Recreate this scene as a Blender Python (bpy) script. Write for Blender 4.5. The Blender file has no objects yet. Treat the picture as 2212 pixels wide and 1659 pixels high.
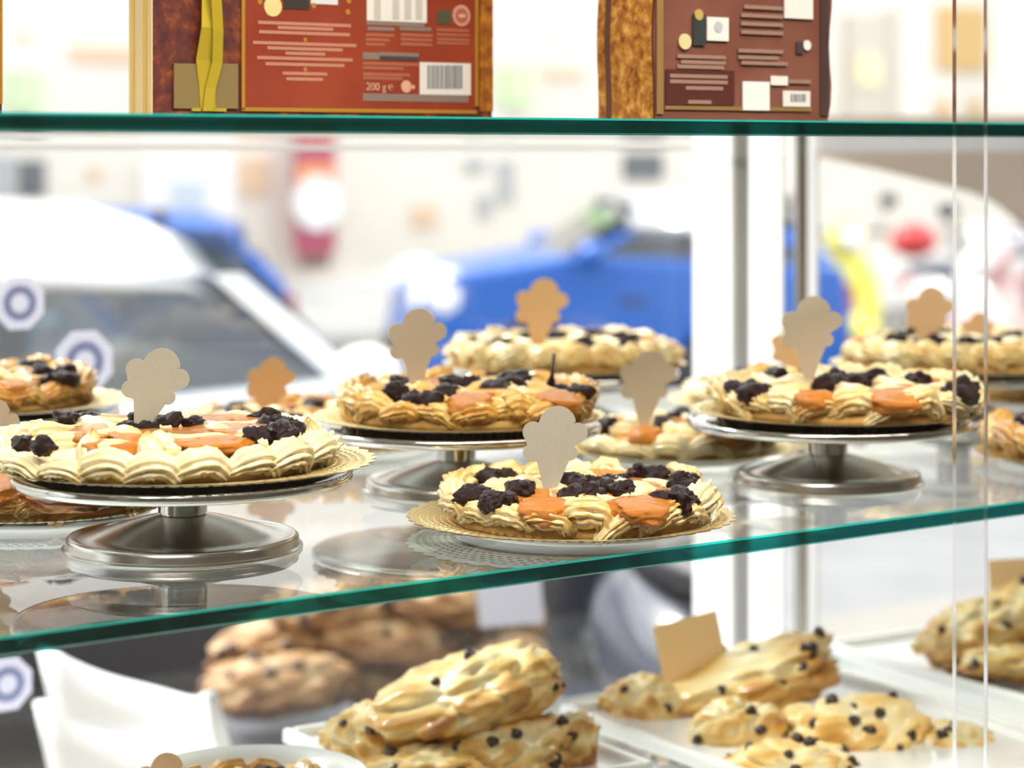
import bpy, bmesh, math, random
import numpy as np
from mathutils import Vector, Matrix, noise

C = bpy.context.scene
COL = C.collection
random.seed(7)

# ----------------------------------------------------------------- camera, world, sun, lamps, exposure
EYE = 1.6            # eye height above the street
FPX = 5000.0         # focal length in pixels of the 2212 px wide frame
HZ = 327.0           # image row of the horizon
cam = bpy.data.cameras.new('camera')
cam.sensor_width = 36.0
cam.lens = FPX / 2212 * 36
cam.shift_y = -(829.5 - HZ) / 2212
cam.clip_start = 0.05
cam.clip_end = 300
cam.dof.use_dof = True
cam.dof.focus_distance = 2.03
cam.dof.aperture_fstop = 3.8
camo = bpy.data.objects.new('camera', cam)
camo.location = (0, 0, EYE)
camo.rotation_euler = (math.radians(90), 0, 0)
COL.objects.link(camo)
C.camera = camo

W = bpy.data.worlds.new('overcast_sky')
C.world = W
W.use_nodes = True
bg = W.node_tree.nodes['Background']
bg.inputs[0].default_value = (0.95, 0.98, 1.0, 1)
bg.inputs[1].default_value = 2.8

E1 = Vector((0.805, 0.593, 0))       # along the shelf front
E2 = Vector((-0.593, 0.805, 0))      # into the case, towards the street
O0 = Vector((-0.3685, 1.666, 0))
YAW = math.atan2(E1.y, E1.x)

sun = bpy.data.lights.new('sun', 'SUN')
sun.energy = 8.5
sun.angle = math.radians(25)
sun.color = (1.0, 0.96, 0.9)
suno = bpy.data.objects.new('sun', sun)
d = (E1 * 0.40 - E2 * 0.56 + Vector((0, 0, -0.72))).normalized()
suno.rotation_euler = d.to_track_quat('-Z', 'Y').to_euler()
suno.location = (0, -4, 9)
COL.objects.link(suno)

def area(name, loc, target, sx, sy, power, color):
    l = bpy.data.lights.new(name, 'AREA')
    l.shape = 'RECTANGLE'; l.size = sx; l.size_y = sy
    l.energy = power; l.color = color
    o = bpy.data.objects.new(name, l)
    o.location = loc
    o.rotation_euler = (Vector(target) - Vector(loc)).to_track_quat('-Z', 'Y').to_euler()
    COL.objects.link(o)
    return o
area('ceiling_panel_light', (-0.5, 0.55, EYE + 1.02), (-0.2, 1.6, EYE - 0.4), 1.3, 0.35, 14, (1.0, 0.92, 0.80))
for _i, (_u, _v) in enumerate([(-1.0, -0.9), (-0.2, -0.9), (0.6, -0.9), (1.4, -0.9), (-0.6, -0.15), (0.3, -0.15), (1.2, -0.15)]):
    _p = O0 + E1 * _u + E2 * _v
    area('ceiling_panel_light_%d' % _i, (_p.x, _p.y, EYE + 1.05), (_p.x + E2.x * 0.7, _p.y + E2.y * 0.7, EYE - 0.4), 0.90, 0.28, 19, (1.0, 0.92, 0.81))

C.view_settings.view_transform = 'Standard'
C.view_settings.look = 'None'
C.view_settings.gamma = 1
C.view_settings.use_curve_mapping = False
C.view_settings.exposure = 0.0
C.cycles.use_denoising = True
C.cycles.max_bounces = 10
C.cycles.diffuse_bounces = 4
C.cycles.glossy_bounces = 5
C.cycles.transparent_max_bounces = 40
C.cycles.sample_clamp_indirect = 6
C.cycles.caustics_reflective = False
C.cycles.caustics_refractive = False

# ----------------------------------------------------------------- placing helpers
def uv(u, v, z=0.0):
    """point from shelf coordinates: u along the front edge, v into the case, z relative to the eye"""
    p = O0 + E1 * u + E2 * v
    return Vector((p.x, p.y, EYE + z))
def P(px, py, Y):
    return Vector(((px - 1106) / FPX * Y, Y, EYE + (HZ - py) / FPX * Y))
def G(px, py, z):
    Y = FPX * -z / (py - HZ)
    return P(px, py, Y)
def PV(px, py, v):
    k = (px - 1106) / FPX
    # point (kY, Y): v = (kY-O.x)*E2.x + (Y-O.y)*E2.y
    Y = (v + O0.x * E2.x + O0.y * E2.y) / (k * E2.x + E2.y)
    return P(px, py, Y)
def UV(p):
    q = Vector((p.x, p.y, 0)) - O0
    return q.dot(E1), q.dot(E2)

# ----------------------------------------------------------------- object helpers
def tag(o, label=None, cat=None, group=None, kind=None):
    if label: o['label'] = label
    if cat: o['category'] = cat
    if group: o['group'] = group
    if kind: o['kind'] = kind
    return o
def empty(name, loc=(0, 0, 0), rz=0.0, label=None, cat=None, group=None):
    o = bpy.data.objects.new(name, None)
    o.empty_display_size = 0.05
    COL.objects.link(o)
    o.location = loc
    o.rotation_euler = (0, 0, rz)
    return tag(o, label, cat, group)
def mesh(name, verts, faces, mats, smooth=True, mi=None, bake=None):
    me = bpy.data.meshes.new(name)
    me.from_pydata([tuple(v) for v in verts], [], [tuple(f) for f in faces])
    if not isinstance(mats, (list, tuple)): mats = [mats]
    for m in mats: me.materials.append(m)
    if smooth: me.polygons.foreach_set('use_smooth', [True] * len(me.polygons))
    if mi is not None: me.polygons.foreach_set('material_index', list(mi))
    if bake is not None:
        a = me.attributes.new('bake', 'FLOAT', 'POINT')
        a.data.foreach_set('value', [float(b) for b in bake])
    me.update()
    return me
def put(name, me, parent=None, loc=(0, 0, 0), rot=(0, 0, 0), scale=(1, 1, 1)):
    o = bpy.data.objects.new(name, me)
    COL.objects.link(o)
    o.location = loc
    o.rotation_euler = rot
    o.scale = scale if not isinstance(scale, (int, float)) else (scale,) * 3
    if parent: o.parent = parent
    return o

class MB:
    """collects simple solids and links them as one mesh"""
    def __init__(s): s.v = []; s.f = []
    def add(s, v, f):
        b = len(s.v); s.v += [Vector(p) for p in v]; s.f += [tuple(i + b for i in q) for q in f]; return s
    def box(s, c, d, M=None):
        x, y, z = (k / 2 for k in d)
        v = [Vector((a * x, b * y, e * z)) for a in (-1, 1) for b in (-1, 1) for e in (-1, 1)]
        if M is not None: v = [M @ p for p in v]
        v = [p + Vector(c) for p in v]
        return s.add(v, [(0, 1, 3, 2), (4, 6, 7, 5), (0, 4, 5, 1), (2, 3, 7, 6), (0, 2, 6, 4), (1, 5, 7, 3)])
    def bar(s, a, b, r, n=10, r2=None):
        a = Vector(a); b = Vector(b); r2 = r if r2 is None else r2
        q = (b - a).to_track_quat('Z', 'Y').to_matrix()
        v = []
        for p, rr in ((a, r), (b, r2)):
            for i in range(n):
                t = 2 * math.pi * i / n
                v.append(p + q @ Vector((rr * math.cos(t), rr * math.sin(t), 0)))
        f = [(i, (i + 1) % n, n + (i + 1) % n, n + i) for i in range(n)]
        f += [tuple(range(n - 1, -1, -1)), tuple(range(n, 2 * n))]
        return s.add(v, f)
    def tube(s, pts, r, n=8):
        for a, b in zip(pts[:-1], pts[1:]): s.bar(a, b, r, n)
        return s
    def lathe(s, prof, n=48, c=(0, 0, 0)):
        v = []; f = []
        k = len(prof)
        for i in range(n):
            t = 2 * math.pi * i / n
            for r, z in prof: v.append((c[0] + r * math.cos(t), c[1] + r * math.sin(t), c[2] + z))
        for i in range(n):
            j = (i + 1) % n
            for a in range(k - 1):
                f.append((i * k + a, j * k + a, j * k + a + 1, i * k + a + 1))
        return s.add(v, f)
    def prism(s, poly, y0, y1):
        n = len(poly)
        v = [(p[0], y0, p[1]) for p in poly] + [(p[0], y1, p[1]) for p in poly]
        f = [(i, (i + 1) % n, n + (i + 1) % n, n + i) for i in range(n)] + [tuple(range(n - 1, -1, -1)), tuple(range(n, 2 * n))]
        return s.add(v, f)
    def quad(s, a, b, c, d): return s.add([a, b, c, d], [(0, 1, 2, 3)])
    def me(s, name, m, smooth=False): return mesh(name, s.v, s.f, m, smooth)
    def build(s, name, m, parent=None, smooth=False, bevel=0, loc=(0, 0, 0), rot=(0, 0, 0), seg=2):
        o = put(name, s.me(name, m, smooth), parent, loc, rot)
        if smooth:
            o.data.set_sharp_from_angle(angle=math.radians(40))
        if bevel:
            b = o.modifiers.new('bevel', 'BEVEL'); b.width = bevel; b.segments = seg; b.limit_method = 'ANGLE'
        return o

def fbm(p, s, o=3):
    p = Vector(p) * s; t = 0; a = 1
    for i in range(o):
        t += a * noise.noise(p); p = p * 2.03; a *= 0.5
    return t

# ----------------------------------------------------------------- materials
def newmat(name):
    m = bpy.data.materials.new(name); m.use_nodes = True
    nt = m.node_tree
    return m, nt, nt.nodes, nt.links, nt.nodes['Principled BSDF']
def M(name, col, rough=0.5, metal=0.0, coat=0.0, sss=0.0, noise_=None, bump=None, spec=None, trans=0.0, emit=0.0, coatr=0.05, scale3=(1, 1, 1), ior=None, sssr=(0.01, 0.004, 0.002)):
    m, nt, N, L, b = newmat(name)
    b.inputs['Base Color'].default_value = (*col, 1)
    b.inputs['Roughness'].default_value = rough
    b.inputs['Metallic'].default_value = metal
    b.inputs['Coat Weight'].default_value = coat
    b.inputs['Coat Roughness'].default_value = coatr
    if ior: b.inputs['IOR'].default_value = ior
    if spec is not None: b.inputs['Specular IOR Level'].default_value = spec
    if trans: b.inputs['Transmission Weight'].default_value = trans
    if sss:
        b.inputs['Subsurface Weight'].default_value = sss
        b.inputs['Subsurface Radius'].default_value = sssr
        b.inputs['Subsurface Scale'].default_value = 1.0
    if emit:
        b.inputs['Emission Color'].default_value = (*col, 1); b.inputs['Emission Strength'].default_value = emit
    tc = N.new('ShaderNodeTexCoord'); mp = N.new('ShaderNodeMapping'); mp.inputs['Scale'].default_value = scale3
    L.new(tc.outputs['Object'], mp.inputs['Vector'])
    if noise_:
        sc, col2, lo, hi = noise_[:4]
        nz = N.new('ShaderNodeTexNoise'); nz.inputs['Scale'].default_value = sc; nz.inputs['Detail'].default_value = 4
        L.new(mp.outputs[0], nz.inputs['Vector'])
        r = N.new('ShaderNodeValToRGB'); r.color_ramp.elements[0].position = lo; r.color_ramp.elements[1].position = hi
        r.color_ramp.elements[0].color = (*col, 1); r.color_ramp.elements[1].color = (*col2, 1)
        L.new(nz.outputs['Fac'], r.inputs[0]); L.new(r.outputs[0], b.inputs['Base Color'])
    if bump:
        sc, st, di = bump
        nz = N.new('ShaderNodeTexNoise'); nz.inputs['Scale'].default_value = sc; nz.inputs['Detail'].default_value = 3
        L.new(mp.outputs[0], nz.inputs['Vector'])
        bp = N.new('ShaderNodeBump'); bp.inputs['Strength'].default_value = st; bp.inputs['Distance'].default_value = di
        L.new(nz.outputs['Fac'], bp.inputs['Height']); L.new(bp.outputs[0], b.inputs['Normal'])
    return m
def schlick(N, L, f0=0.04):
    g = N.new('ShaderNodeNewGeometry')
    dt = N.new('ShaderNodeVectorMath'); dt.operation = 'DOT_PRODUCT'
    L.new(g.outputs['Normal'], dt.inputs[0]); L.new(g.outputs['Incoming'], dt.inputs[1])
    ab = N.new('ShaderNodeMath'); ab.operation = 'ABSOLUTE'; L.new(dt.outputs['Value'], ab.inputs[0])
    om = N.new('ShaderNodeMath'); om.operation = 'SUBTRACT'; om.inputs[0].default_value = 1; L.new(ab.outputs[0], om.inputs[1])
    pw = N.new('ShaderNodeMath'); pw.operation = 'POWER'; L.new(om.outputs[0], pw.inputs[0]); pw.inputs[1].default_value = 5
    ml = N.new('ShaderNodeMath'); ml.operation = 'MULTIPLY_ADD'; L.new(pw.outputs[0], ml.inputs[0]); ml.inputs[1].default_value = 1 - f0; ml.inputs[2].default_value = f0
    return ml.outputs[0]
def glassmat(name, tint, f0=0.04, body=None, bodyfac=0.0, rough=0.0):
    """clear sheet glass: light passes tinted, and mirrors more at grazing angles"""
    m = bpy.data.materials.new(name); m.use_nodes = True
    nt = m.node_tree; N = nt.nodes; L = nt.links
    N.remove(N['Principled BSDF']); out = N['Material Output']
    t = N.new('ShaderNodeBsdfTransparent'); t.inputs[0].default_value = (*tint, 1)
    g = N.new('ShaderNodeBsdfGlossy'); g.inputs['Roughness'].default_value = rough; g.inputs['Color'].default_value = (1, 1, 1, 1)
    last = t.outputs[0]
    if body:
        d = N.new('ShaderNodeBsdfDiffuse'); d.inputs[0].default_value = (*body, 1)
        mx0 = N.new('ShaderNodeMixShader'); mx0.inputs[0].default_value = bodyfac
        L.new(last, mx0.inputs[1]); L.new(d.outputs[0], mx0.inputs[2]); last = mx0.outputs[0]
    mx = N.new('ShaderNodeMixShader')
    L.new(schlick(N, L, f0), mx.inputs[0]); L.new(last, mx.inputs[1]); L.new(g.outputs[0], mx.inputs[2])
    L.new(mx.outputs[0], out.inputs[0])
    return m
def bakemat(name, stops, rough, coat, sss=0.0, grain=(900, 0.25, 0.0006)):
    m, nt, N, L, b = newmat(name)
    a = N.new('ShaderNodeAttribute'); a.attribute_name = 'bake'
    tc = N.new('ShaderNodeTexCoord')
    nz = N.new('ShaderNodeTexNoise'); nz.inputs['Scale'].default_value = 70; nz.inputs['Detail'].default_value = 4
    L.new(tc.outputs['Object'], nz.inputs['Vector'])
    ma = N.new('ShaderNodeMath'); ma.operation = 'MULTIPLY_ADD'; ma.inputs[1].default_value = 0.5; ma.inputs[2].default_value = -0.25
    L.new(nz.outputs['Fac'], ma.inputs[0])
    ad = N.new('ShaderNodeMath'); ad.operation = 'ADD'; L.new(a.outputs['Fac'], ad.inputs[0]); L.new(ma.outputs[0], ad.inputs[1])
    r = N.new('ShaderNodeValToRGB')
    el = r.color_ramp.elements
    el[0].position, el[0].color = stops[0][0], (*stops[0][1], 1)
    el[1].position, el[1].color = stops[-1][0], (*stops[-1][1], 1)
    for p, c in stops[1:-1]:
        e = el.new(p); e.color = (*c, 1)
    L.new(ad.outputs[0], r.inputs[0]); L.new(r.outputs[0], b.inputs['Base Color'])
    b.inputs['Roughness'].default_value = rough
    b.inputs['Coat Weight'].default_value = coat; b.inputs['Coat Roughness'].default_value = 0.07
    if sss:
        b.inputs['Subsurface Weight'].default_value = sss; b.inputs['Subsurface Radius'].default_value = (0.004, 0.002, 0.001)
        b.inputs['Subsurface Scale'].default_value = 1
    if grain:
        n2 = N.new('ShaderNodeTexNoise'); n2.inputs['Scale'].default_value = grain[0]; n2.inputs['Detail'].default_value = 2
        L.new(tc.outputs['Object'], n2.inputs['Vector'])
        bp = N.new('ShaderNodeBump'); bp.inputs['Strength'].default_value = grain[1]; bp.inputs['Distance'].default_value = grain[2]
        L.new(n2.outputs['Fac'], bp.inputs['Height']); L.new(bp.outputs[0], b.inputs['Normal'])
    return m

m_shelf = glassmat('shelf_glass', (0.97, 0.99, 0.98))
m_edge = glassmat('green_glass_edge', (0.003, 0.135, 0.13), 0.04, (0.0, 0.08, 0.075), 0.08, 0.02)
m_arris = glassmat('green_glass_arris', (0.02, 0.62, 0.55), 0.05, (0.005, 0.46, 0.41), 0.40, 0.05)
m_pane = glassmat('clear_pane_glass', (0.985, 0.99, 0.99), 0.03)
m_paneedge = M('polished_pane_edge', (0.80, 0.78, 0.80), 0.12, 1.0, bump=(40, 0.3, 0.002), scale3=(1, 1, 0.1))
m_steel = M('brushed_steel', (0.50, 0.48, 0.45), 0.23, 1.0, bump=(220, 0.06, 0.0006))
m_steel2 = M('polished_steel', (0.56, 0.55, 0.53), 0.11, 1.0)
m_gold = M('gold_foil_paper', (0.95, 0.76, 0.38), 0.28, 0.72, bump=(420, 0.35, 0.001))
m_white_paper = M('white_paper_back', (0.86, 0.86, 0.84), 0.8)
def papermat(name, col, tcol, fac, noise_=None):
    """thin card: diffuse on the lit side, some light soaks through from behind"""
    m = bpy.data.materials.new(name); m.use_nodes = True
    nt = m.node_tree; N = nt.nodes; L = nt.links
    N.remove(N['Principled BSDF'])
    a = N.new('ShaderNodeBsdfDiffuse'); a.inputs[0].default_value = (*col, 1)
    b = N.new('ShaderNodeBsdfTranslucent'); b.inputs[0].default_value = (*tcol, 1)
    if noise_:
        nz = N.new('ShaderNodeTexNoise'); nz.inputs['Scale'].default_value = noise_[0]
        tc = N.new('ShaderNodeTexCoord'); L.new(tc.outputs['Object'], nz.inputs['Vector'])
        r = N.new('ShaderNodeValToRGB'); r.color_ramp.elements[0].color = (*col, 1); r.color_ramp.elements[1].color = (*noise_[1], 1)
        r.color_ramp.elements[0].position = 0.4; r.color_ramp.elements[1].position = 0.7
        L.new(nz.outputs['Fac'], r.inputs[0]); L.new(r.outputs[0], a.inputs[0])
    mx = N.new('ShaderNodeMixShader'); mx.inputs[0].default_value = fac
    L.new(a.outputs[0], mx.inputs[1]); L.new(b.outputs[0], mx.inputs[2]); L.new(mx.outputs[0], N['Material Output'].inputs[0])
    return m
m_porcelain = M('white_porcelain', (0.86, 0.86, 0.87), 0.25, coat=0.4)
m_card = papermat('grey_beige_card', (0.57, 0.56, 0.50), (0.70, 0.62, 0.48), 0.26, (900, (0.50, 0.49, 0.43)))  # same card stock as the next two, greyed for fronts in shade
m_card_backlit = papermat('backlit_tan_card', (0.66, 0.555, 0.41), (1.0, 0.75, 0.45), 0.42, (900, (0.60, 0.50, 0.36)))  # rear cards: the orange glow of backlight is put into the colour
m_card_mid = papermat('half_backlit_card', (0.56, 0.495, 0.40), (0.86, 0.70, 0.48), 0.22, (900, (0.50, 0.44, 0.35)))  # tone between the shaded and the backlit card colour
m_card_sand = papermat('sand_card', (0.82, 0.69, 0.48), (1.0, 0.80, 0.52), 0.40, (900, (0.76, 0.63, 0.44)))
m_card_edge = M('cream_card_edge', (0.85, 0.80, 0.70), 0.8)
m_cream = bakemat('piped_almond_cream', [(0.0, (0.90, 0.78, 0.49)), (0.38, (0.88, 0.69, 0.32)), (0.66, (0.76, 0.43, 0.09)), (0.95, (0.32, 0.11, 0.02))], 0.42, 0.95)
m_creamgold = bakemat('golden_baked_cream', [(0.0, (0.83, 0.58, 0.20)), (0.4, (0.78, 0.43, 0.08)), (0.75, (0.48, 0.19, 0.03)), (1.0, (0.2, 0.06, 0.015))], 0.42, 0.95)
m_crust = M('sandy_shortcrust', (0.72, 0.43, 0.13), 0.75, noise_=(60, (0.55, 0.28, 0.07), 0.42, 0.7), bump=(700, 0.4, 0.001))
m_jam = M('apricot_jam', (0.66, 0.25, 0.004), 0.06, spec=0.5, noise_=(45, (0.46, 0.115, 0.002), 0.38, 0.64), bump=(85, 0.40, 0.004))
m_glaze = M('glazed_filling', (0.80, 0.47, 0.20), 0.12, coat=1.0, noise_=(38, (0.72, 0.30, 0.07), 0.45, 0.62), bump=(75, 0.35, 0.004))
m_cherry = M('dark_cherry', (0.010, 0.0018, 0.0035), 0.10, spec=0.22, noise_=(60, (0.16, 0.005, 0.004), 0.60, 0.78), bump=(120, 0.25, 0.003))
m_scone = bakemat('golden_scone_crust', [(0.0, (0.91, 0.77, 0.46)), (0.36, (0.87, 0.59, 0.19)), (0.68, (0.66, 0.32, 0.05)), (1.0, (0.30, 0.10, 0.02))], 0.42, 0.45)
m_chip = M('chocolate', (0.035, 0.014, 0.010), 0.35, coat=0.3)
m_white = M('white_lacquer', (0.86, 0.86, 0.87), 0.4)
m_plastic = M('white_plastic', (0.88, 0.89, 0.90), 0.45)
m_rubber = M('black_rubber', (0.02, 0.02, 0.022), 0.7)

# ----------------------------------------------------------------- the setting: street
def slab(name, poly, z0, z1, m, kind='structure', bevel=0):
    n = len(poly)
    v = [(p.x, p.y, EYE + z0) for p in poly] + [(p.x, p.y, EYE + z1) for p in poly]
    f = [(i, (i + 1) % n, n + (i + 1) % n, n + i) for i in range(n)] + [tuple(range(n - 1, -1, -1)), tuple(range(n, 2 * n))]
    o = put(name, mesh(name, v, f, m, False))
    if kind: o['kind'] = kind
    return o
def rect_uv(u0, u1, v0, v1): return [uv(u0, v0), uv(u1, v0), uv(u1, v1), uv(u0, v1)]
m_pave = M('pavement_stone', (0.27, 0.25, 0.225), 0.8, noise_=(3, (0.20, 0.19, 0.17), 0.3, 0.7))
m_road = M('asphalt', (0.22, 0.22, 0.225), 0.85, noise_=(2, (0.17, 0.17, 0.175), 0.3, 0.7))
slab('pavement', rect_uv(-12, 14, 1.25, 4.2), -1.66, -1.60, m_pave)
slab('road', rect_uv(-40, 60, 4.2, 12.2), -1.76, -1.68, m_road)
slab('pavement_far', rect_uv(-40, 60, 12.2, 15.2), -1.68, -1.58, m_pave)
# shop room (mostly behind the camera, seen in reflections)
m_wall = M('cream_shop_wall', (0.36, 0.29, 0.22), 0.8)
m_ceil = M('shop_ceiling_paint', (0.46, 0.42, 0.37), 0.85)
m_tile = M('shop_floor_tile', (0.22, 0.18, 0.145), 0.35)
slab('floor', rect_uv(-4.5, 4.5, -3.4, 1.25), -1.70, -1.60, m_tile)
slab('ceiling', rect_uv(-4.5, 4.5, -3.4, 1.3), 1.10, 1.25, m_ceil)
slab('wall_back', rect_uv(-4.5, 4.5, -3.5, -3.4), -1.6, 1.1, m_wall)
slab('wall_left', rect_uv(-4.6, -4.5, -3.4, 1.25), -1.6, 1.1, m_wall)
slab('wall_right', rect_uv(4.5, 4.6, -3.4, 1.25), -1.6, 1.1, m_wall)
slab('wall_front', rect_uv(-4.5, 4.5, 1.12, 1.25), -1.6, -1.12, m_wall)
slab('wall_header', rect_uv(-4.5, 4.5, 1.12, 1.25), 0.80, 1.1, m_wall)

# window: panes, posts and rail
VW = 1.16
win = empty('window_1', uv(0, VW, -1.12)); win['kind'] = 'structure'
def local(o, parent):
    o.parent = parent; o.matrix_parent_inverse = Matrix.LocRotScale(parent.location, parent.rotation_euler, None).inverted(); return o
def uvbox(name, u0, u1, v0, v1, z0, z1, m, parent=None, bevel=0.0):
    mb = MB(); mb.box(((u0 + u1) / 2, (v0 + v1) / 2, (z0 + z1) / 2), (u1 - u0, v1 - v0, z1 - z0))
    o = mb.build(name, m, None, bevel=bevel, loc=(O0.x, O0.y, EYE), rot=(0, 0, YAW))
    return local(o, parent) if parent else o
def ucol(px, v): return UV(PV(px, 400, v))[0]
# each post is a deep fin whose sunlit left face shows, its narrow front towards the shop
uA, uB, uC, uD, uE_, uF = (ucol(x, VW) for x in (1497, 1578, 1602, 1688, 1718, 1764))
def fin(px_back, px_front, w):
    # depth such that the fin's far left edge stands in image column px_back
    p = PV(px_front, 400, VW - 0.03); k = (px_back - 1106) / FPX
    return (k * p.y - p.x) / (E2.x - k * E2.y)
for pa, pb, w in ((1497, 1580, 0.010), (1602, 1688, 0.008), (1722, 1764, 0.006)):
    u0 = ucol(pb, VW - 0.03)
    uvbox('window_frame', u0, u0 + w, VW - 0.03, VW - 0.03 + fin(pa, pb, w), -1.12, 0.80, m_white, win, 0.003)
uvbox('window_gasket', ucol(1580, VW - 0.02) + 0.004, uC, VW - 0.02, VW - 0.01, -1.12, 0.80, M('grey_gasket', (0.45, 0.45, 0.47), 0.5), win)
pr = MB(); pr.bar(((uD + uE_) / 2, VW - 0.03, -1.12), ((uD + uE_) / 2, VW - 0.03, 0.80), (uE_ - uD) / 2 * 0.72, 20)
local(pr.build('steel_rod', m_steel, None, True, loc=(O0.x, O0.y, EYE), rot=(0, 0, YAW)), win)
m_rail = papermat('white_rail', (0.82, 0.82, 0.84), (0.8, 0.8, 0.82), 0.4)
uvbox('window_rail', -4.4, uA, VW - 0.01, VW + 0.02, 0.001, 0.009, m_rail, win, 0.002)
uvbox('window_rail', uF, 4.4, VW - 0.01, VW + 0.02, 0.001, 0.014, m_rail, win, 0.002)
uvbox('window_pane', -4.4, uA, VW + 0.004, VW + 0.010, -1.12, 0.80, m_pane, win)
uvbox('window_pane', uF, 4.4, VW + 0.004, VW + 0.010, -1.12, 0.80, m_pane, win)

# facade across the street
VF = 15.2
m_fac = M('cream_render', (0.80, 0.74, 0.66), 0.9, noise_=(0.8, (0.74, 0.68, 0.60), 0.35, 0.7))
m_fac2 = M('pale_stone', (0.82, 0.80, 0.78), 0.9)
m_dkglass = M('dark_window_glass', (0.10, 0.11, 0.12), 0.1)
fac = empty('building', uv(0, VF, -1.6), 0, 'long cream building with shop windows across the street', 'building')
uvbox('wall', -30, 60, VF, VF + 0.6, -1.6, 4.4, m_fac, fac)
uvbox('plinth', -30, 60, VF - 0.06, VF, -1.6, -1.1, m_fac2, fac)
def facpx(name, x0, y0, x1, y1, m, proud=0.05, bevel=0.0, parent=fac, v=None):
    v = VF if v is None else v
    a = PV(x0, y0, v); b = PV(x1, y1, v)
    # z taken at the middle column so that both corners share a height band
    c0 = PV((x0 + x1) / 2, y0, v).z - EYE; c1 = PV((x0 + x1) / 2, y1, v).z - EYE
    return uvbox(name, UV(a)[0], UV(b)[0], v - proud, v + 0.02, c1, c0, m, parent, bevel)
m_grey = M('grey_shutter', (0.42, 0.43, 0.43), 0.6)
m_tan = M('tan_sign', (0.62, 0.40, 0.16), 0.7)
for r in [(-40, 335, 30, 425), (1000, 342, 1048, 372), (1075, 345, 1108, 440), (1030, 420, 1060, 470)]:
    w = facpx('window', *r, m_grey, 0.03)
w = facpx('window', 40, 345, 95, 425, m_dkglass, 0.03)
w = facpx('window', 1345, 330, 1430, 388, m_dkglass, 0.03)
facpx('stone_panel', 300, 345, 500, 700, m_fac2, 0.08)
facpx('door_panel', 360, 390, 430, 600, M('pale_blue_door', (0.55, 0.60, 0.68), 0.6), 0.10)
for r in [(190, 360, 215, 390), (500, 340, 580, 420), (890, 445, 940, 490), (150, 100, 300, 135), (40, 70, 60, 90), (1170, 150, 1260, 170)]:
    facpx('brick_patch', *r, M('peach_patch', (0.74, 0.52, 0.36), 0.9), 0.03)
for r in [(1820, 30, 1910, 260), (1905, 20, 1930, 270)]:
    facpx('stone_pilaster', *r, M('warm_stone', (0.60, 0.54, 0.46), 0.9), 0.10)
lampm = facpx('round_plaque', 1835, 125, 1880, 185, M('cream_disc', (0.85, 0.80, 0.45), 0.6), 0.14)
po = tag(facpx('poster', 2022, 14, 2125, 152, m_tan, 0.06, parent=None), 'square tan poster on the far wall beyond the pane edges', 'poster')
for x in (2025, 2095):
    q = facpx('poster', x, 215, x + 18, 262, m_tan, 0.06, parent=None)
    tag(q, 'small tan notice below the square tan poster, ' + ('first' if x == 2025 else 'second') + ' from the chocolate bags', 'poster', 'small tan notices on the far wall')
for x, y, lab in ((20, 150, 'pale green shop sign glimpsed left of the gift box'), (1080, 140, 'pale green shop sign between the gift box and the pouch')):
    tag(facpx('shop_sign', x, y, x + 60, y + 85, M('pale_green_sign', (0.62, 0.85, 0.45), 0.6), 0.1, parent=None), lab, 'sign')

# banner
bn = empty('banner', PV(680, 550, VF - 0.3), YAW, 'dark pink hanging banner with white disc and orange top', 'banner')
def banner():
    p0 = PV(638, 550, VF - 0.3); p1 = PV(722, 550, VF - 0.3)
    w = (p1 - p0).length; s = p0.y / FPX
    z = lambda y: (PV(680, y, VF - 0.3).z - PV(680, 550, VF - 0.3).z)
    MB().box((0, 0, z(420)), (w, 0.05, z(290))).build('cloth', M('dark_pink_cloth', (0.42, 0.09, 0.14), 0.8), bn)
    MB().box((0, -0.028, z(382)), (w, 0.012, z(345) - z(405))).build('orange_band', M('orange_print', (0.80, 0.30, 0.14), 0.8), bn)
    d = MB(); d.lathe([(0, -0.01), (0.23, -0.01), (0.23, 0.01), (0, 0.01)], 32)
    d.build('white_disc', m_white, bn, loc=(0, -0.045, z(438)), rot=(math.pi / 2, 0, 0))
    MB().box((0, 0, z(565)), (w * 0.7, 0.06, 0.12)).build('weight_bar', M('brown_bar', (0.2, 0.12, 0.09), 0.6), bn)
    MB().box((0, 0.17, z(300)), (0.05, 0.34, 0.05)).build('bracket', m_grey, bn)
banner()

# ----------------------------------------------------------------- cars
m_cglass = glassmat('car_glass', (0.45, 0.50, 0.53), 0.06)
m_dark = M('dark_trim', (0.03, 0.03, 0.04), 0.5)
m_alloy = M('alloy', (0.5, 0.5, 0.52), 0.3, 1.0)
def wheel(parent, x, y, r=0.31):
    s = 1 if y > 0 else -1
    t = MB(); t.lathe([(0.20, -0.1), (r - 0.02, -0.1), (r, -0.07), (r, 0.07), (r - 0.02, 0.1), (0.20, 0.1)], 28)
    w = t.build('wheel', m_rubber, parent, True, loc=(x, y, r), rot=(math.pi / 2, 0, 0))
    h = MB(); h.lathe([(0, 0.06), (0.05, 0.07), (0.06, 0.03), (0.17, 0.05), (0.205, 0.09), (0.205, -0.09), (0, -0.09)], 20)
    for k in range(5):
        a = k * 2 * math.pi / 5
        h.box((0.11 * math.cos(a), 0.11 * math.sin(a), 0.06), (0.14, 0.04, 0.03), Matrix.Rotation(a, 3, 'Z'))
    put('hub', h.me('hub', m_alloy, False), w, rot=(0 if s < 0 else math.pi, 0, 0))
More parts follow.
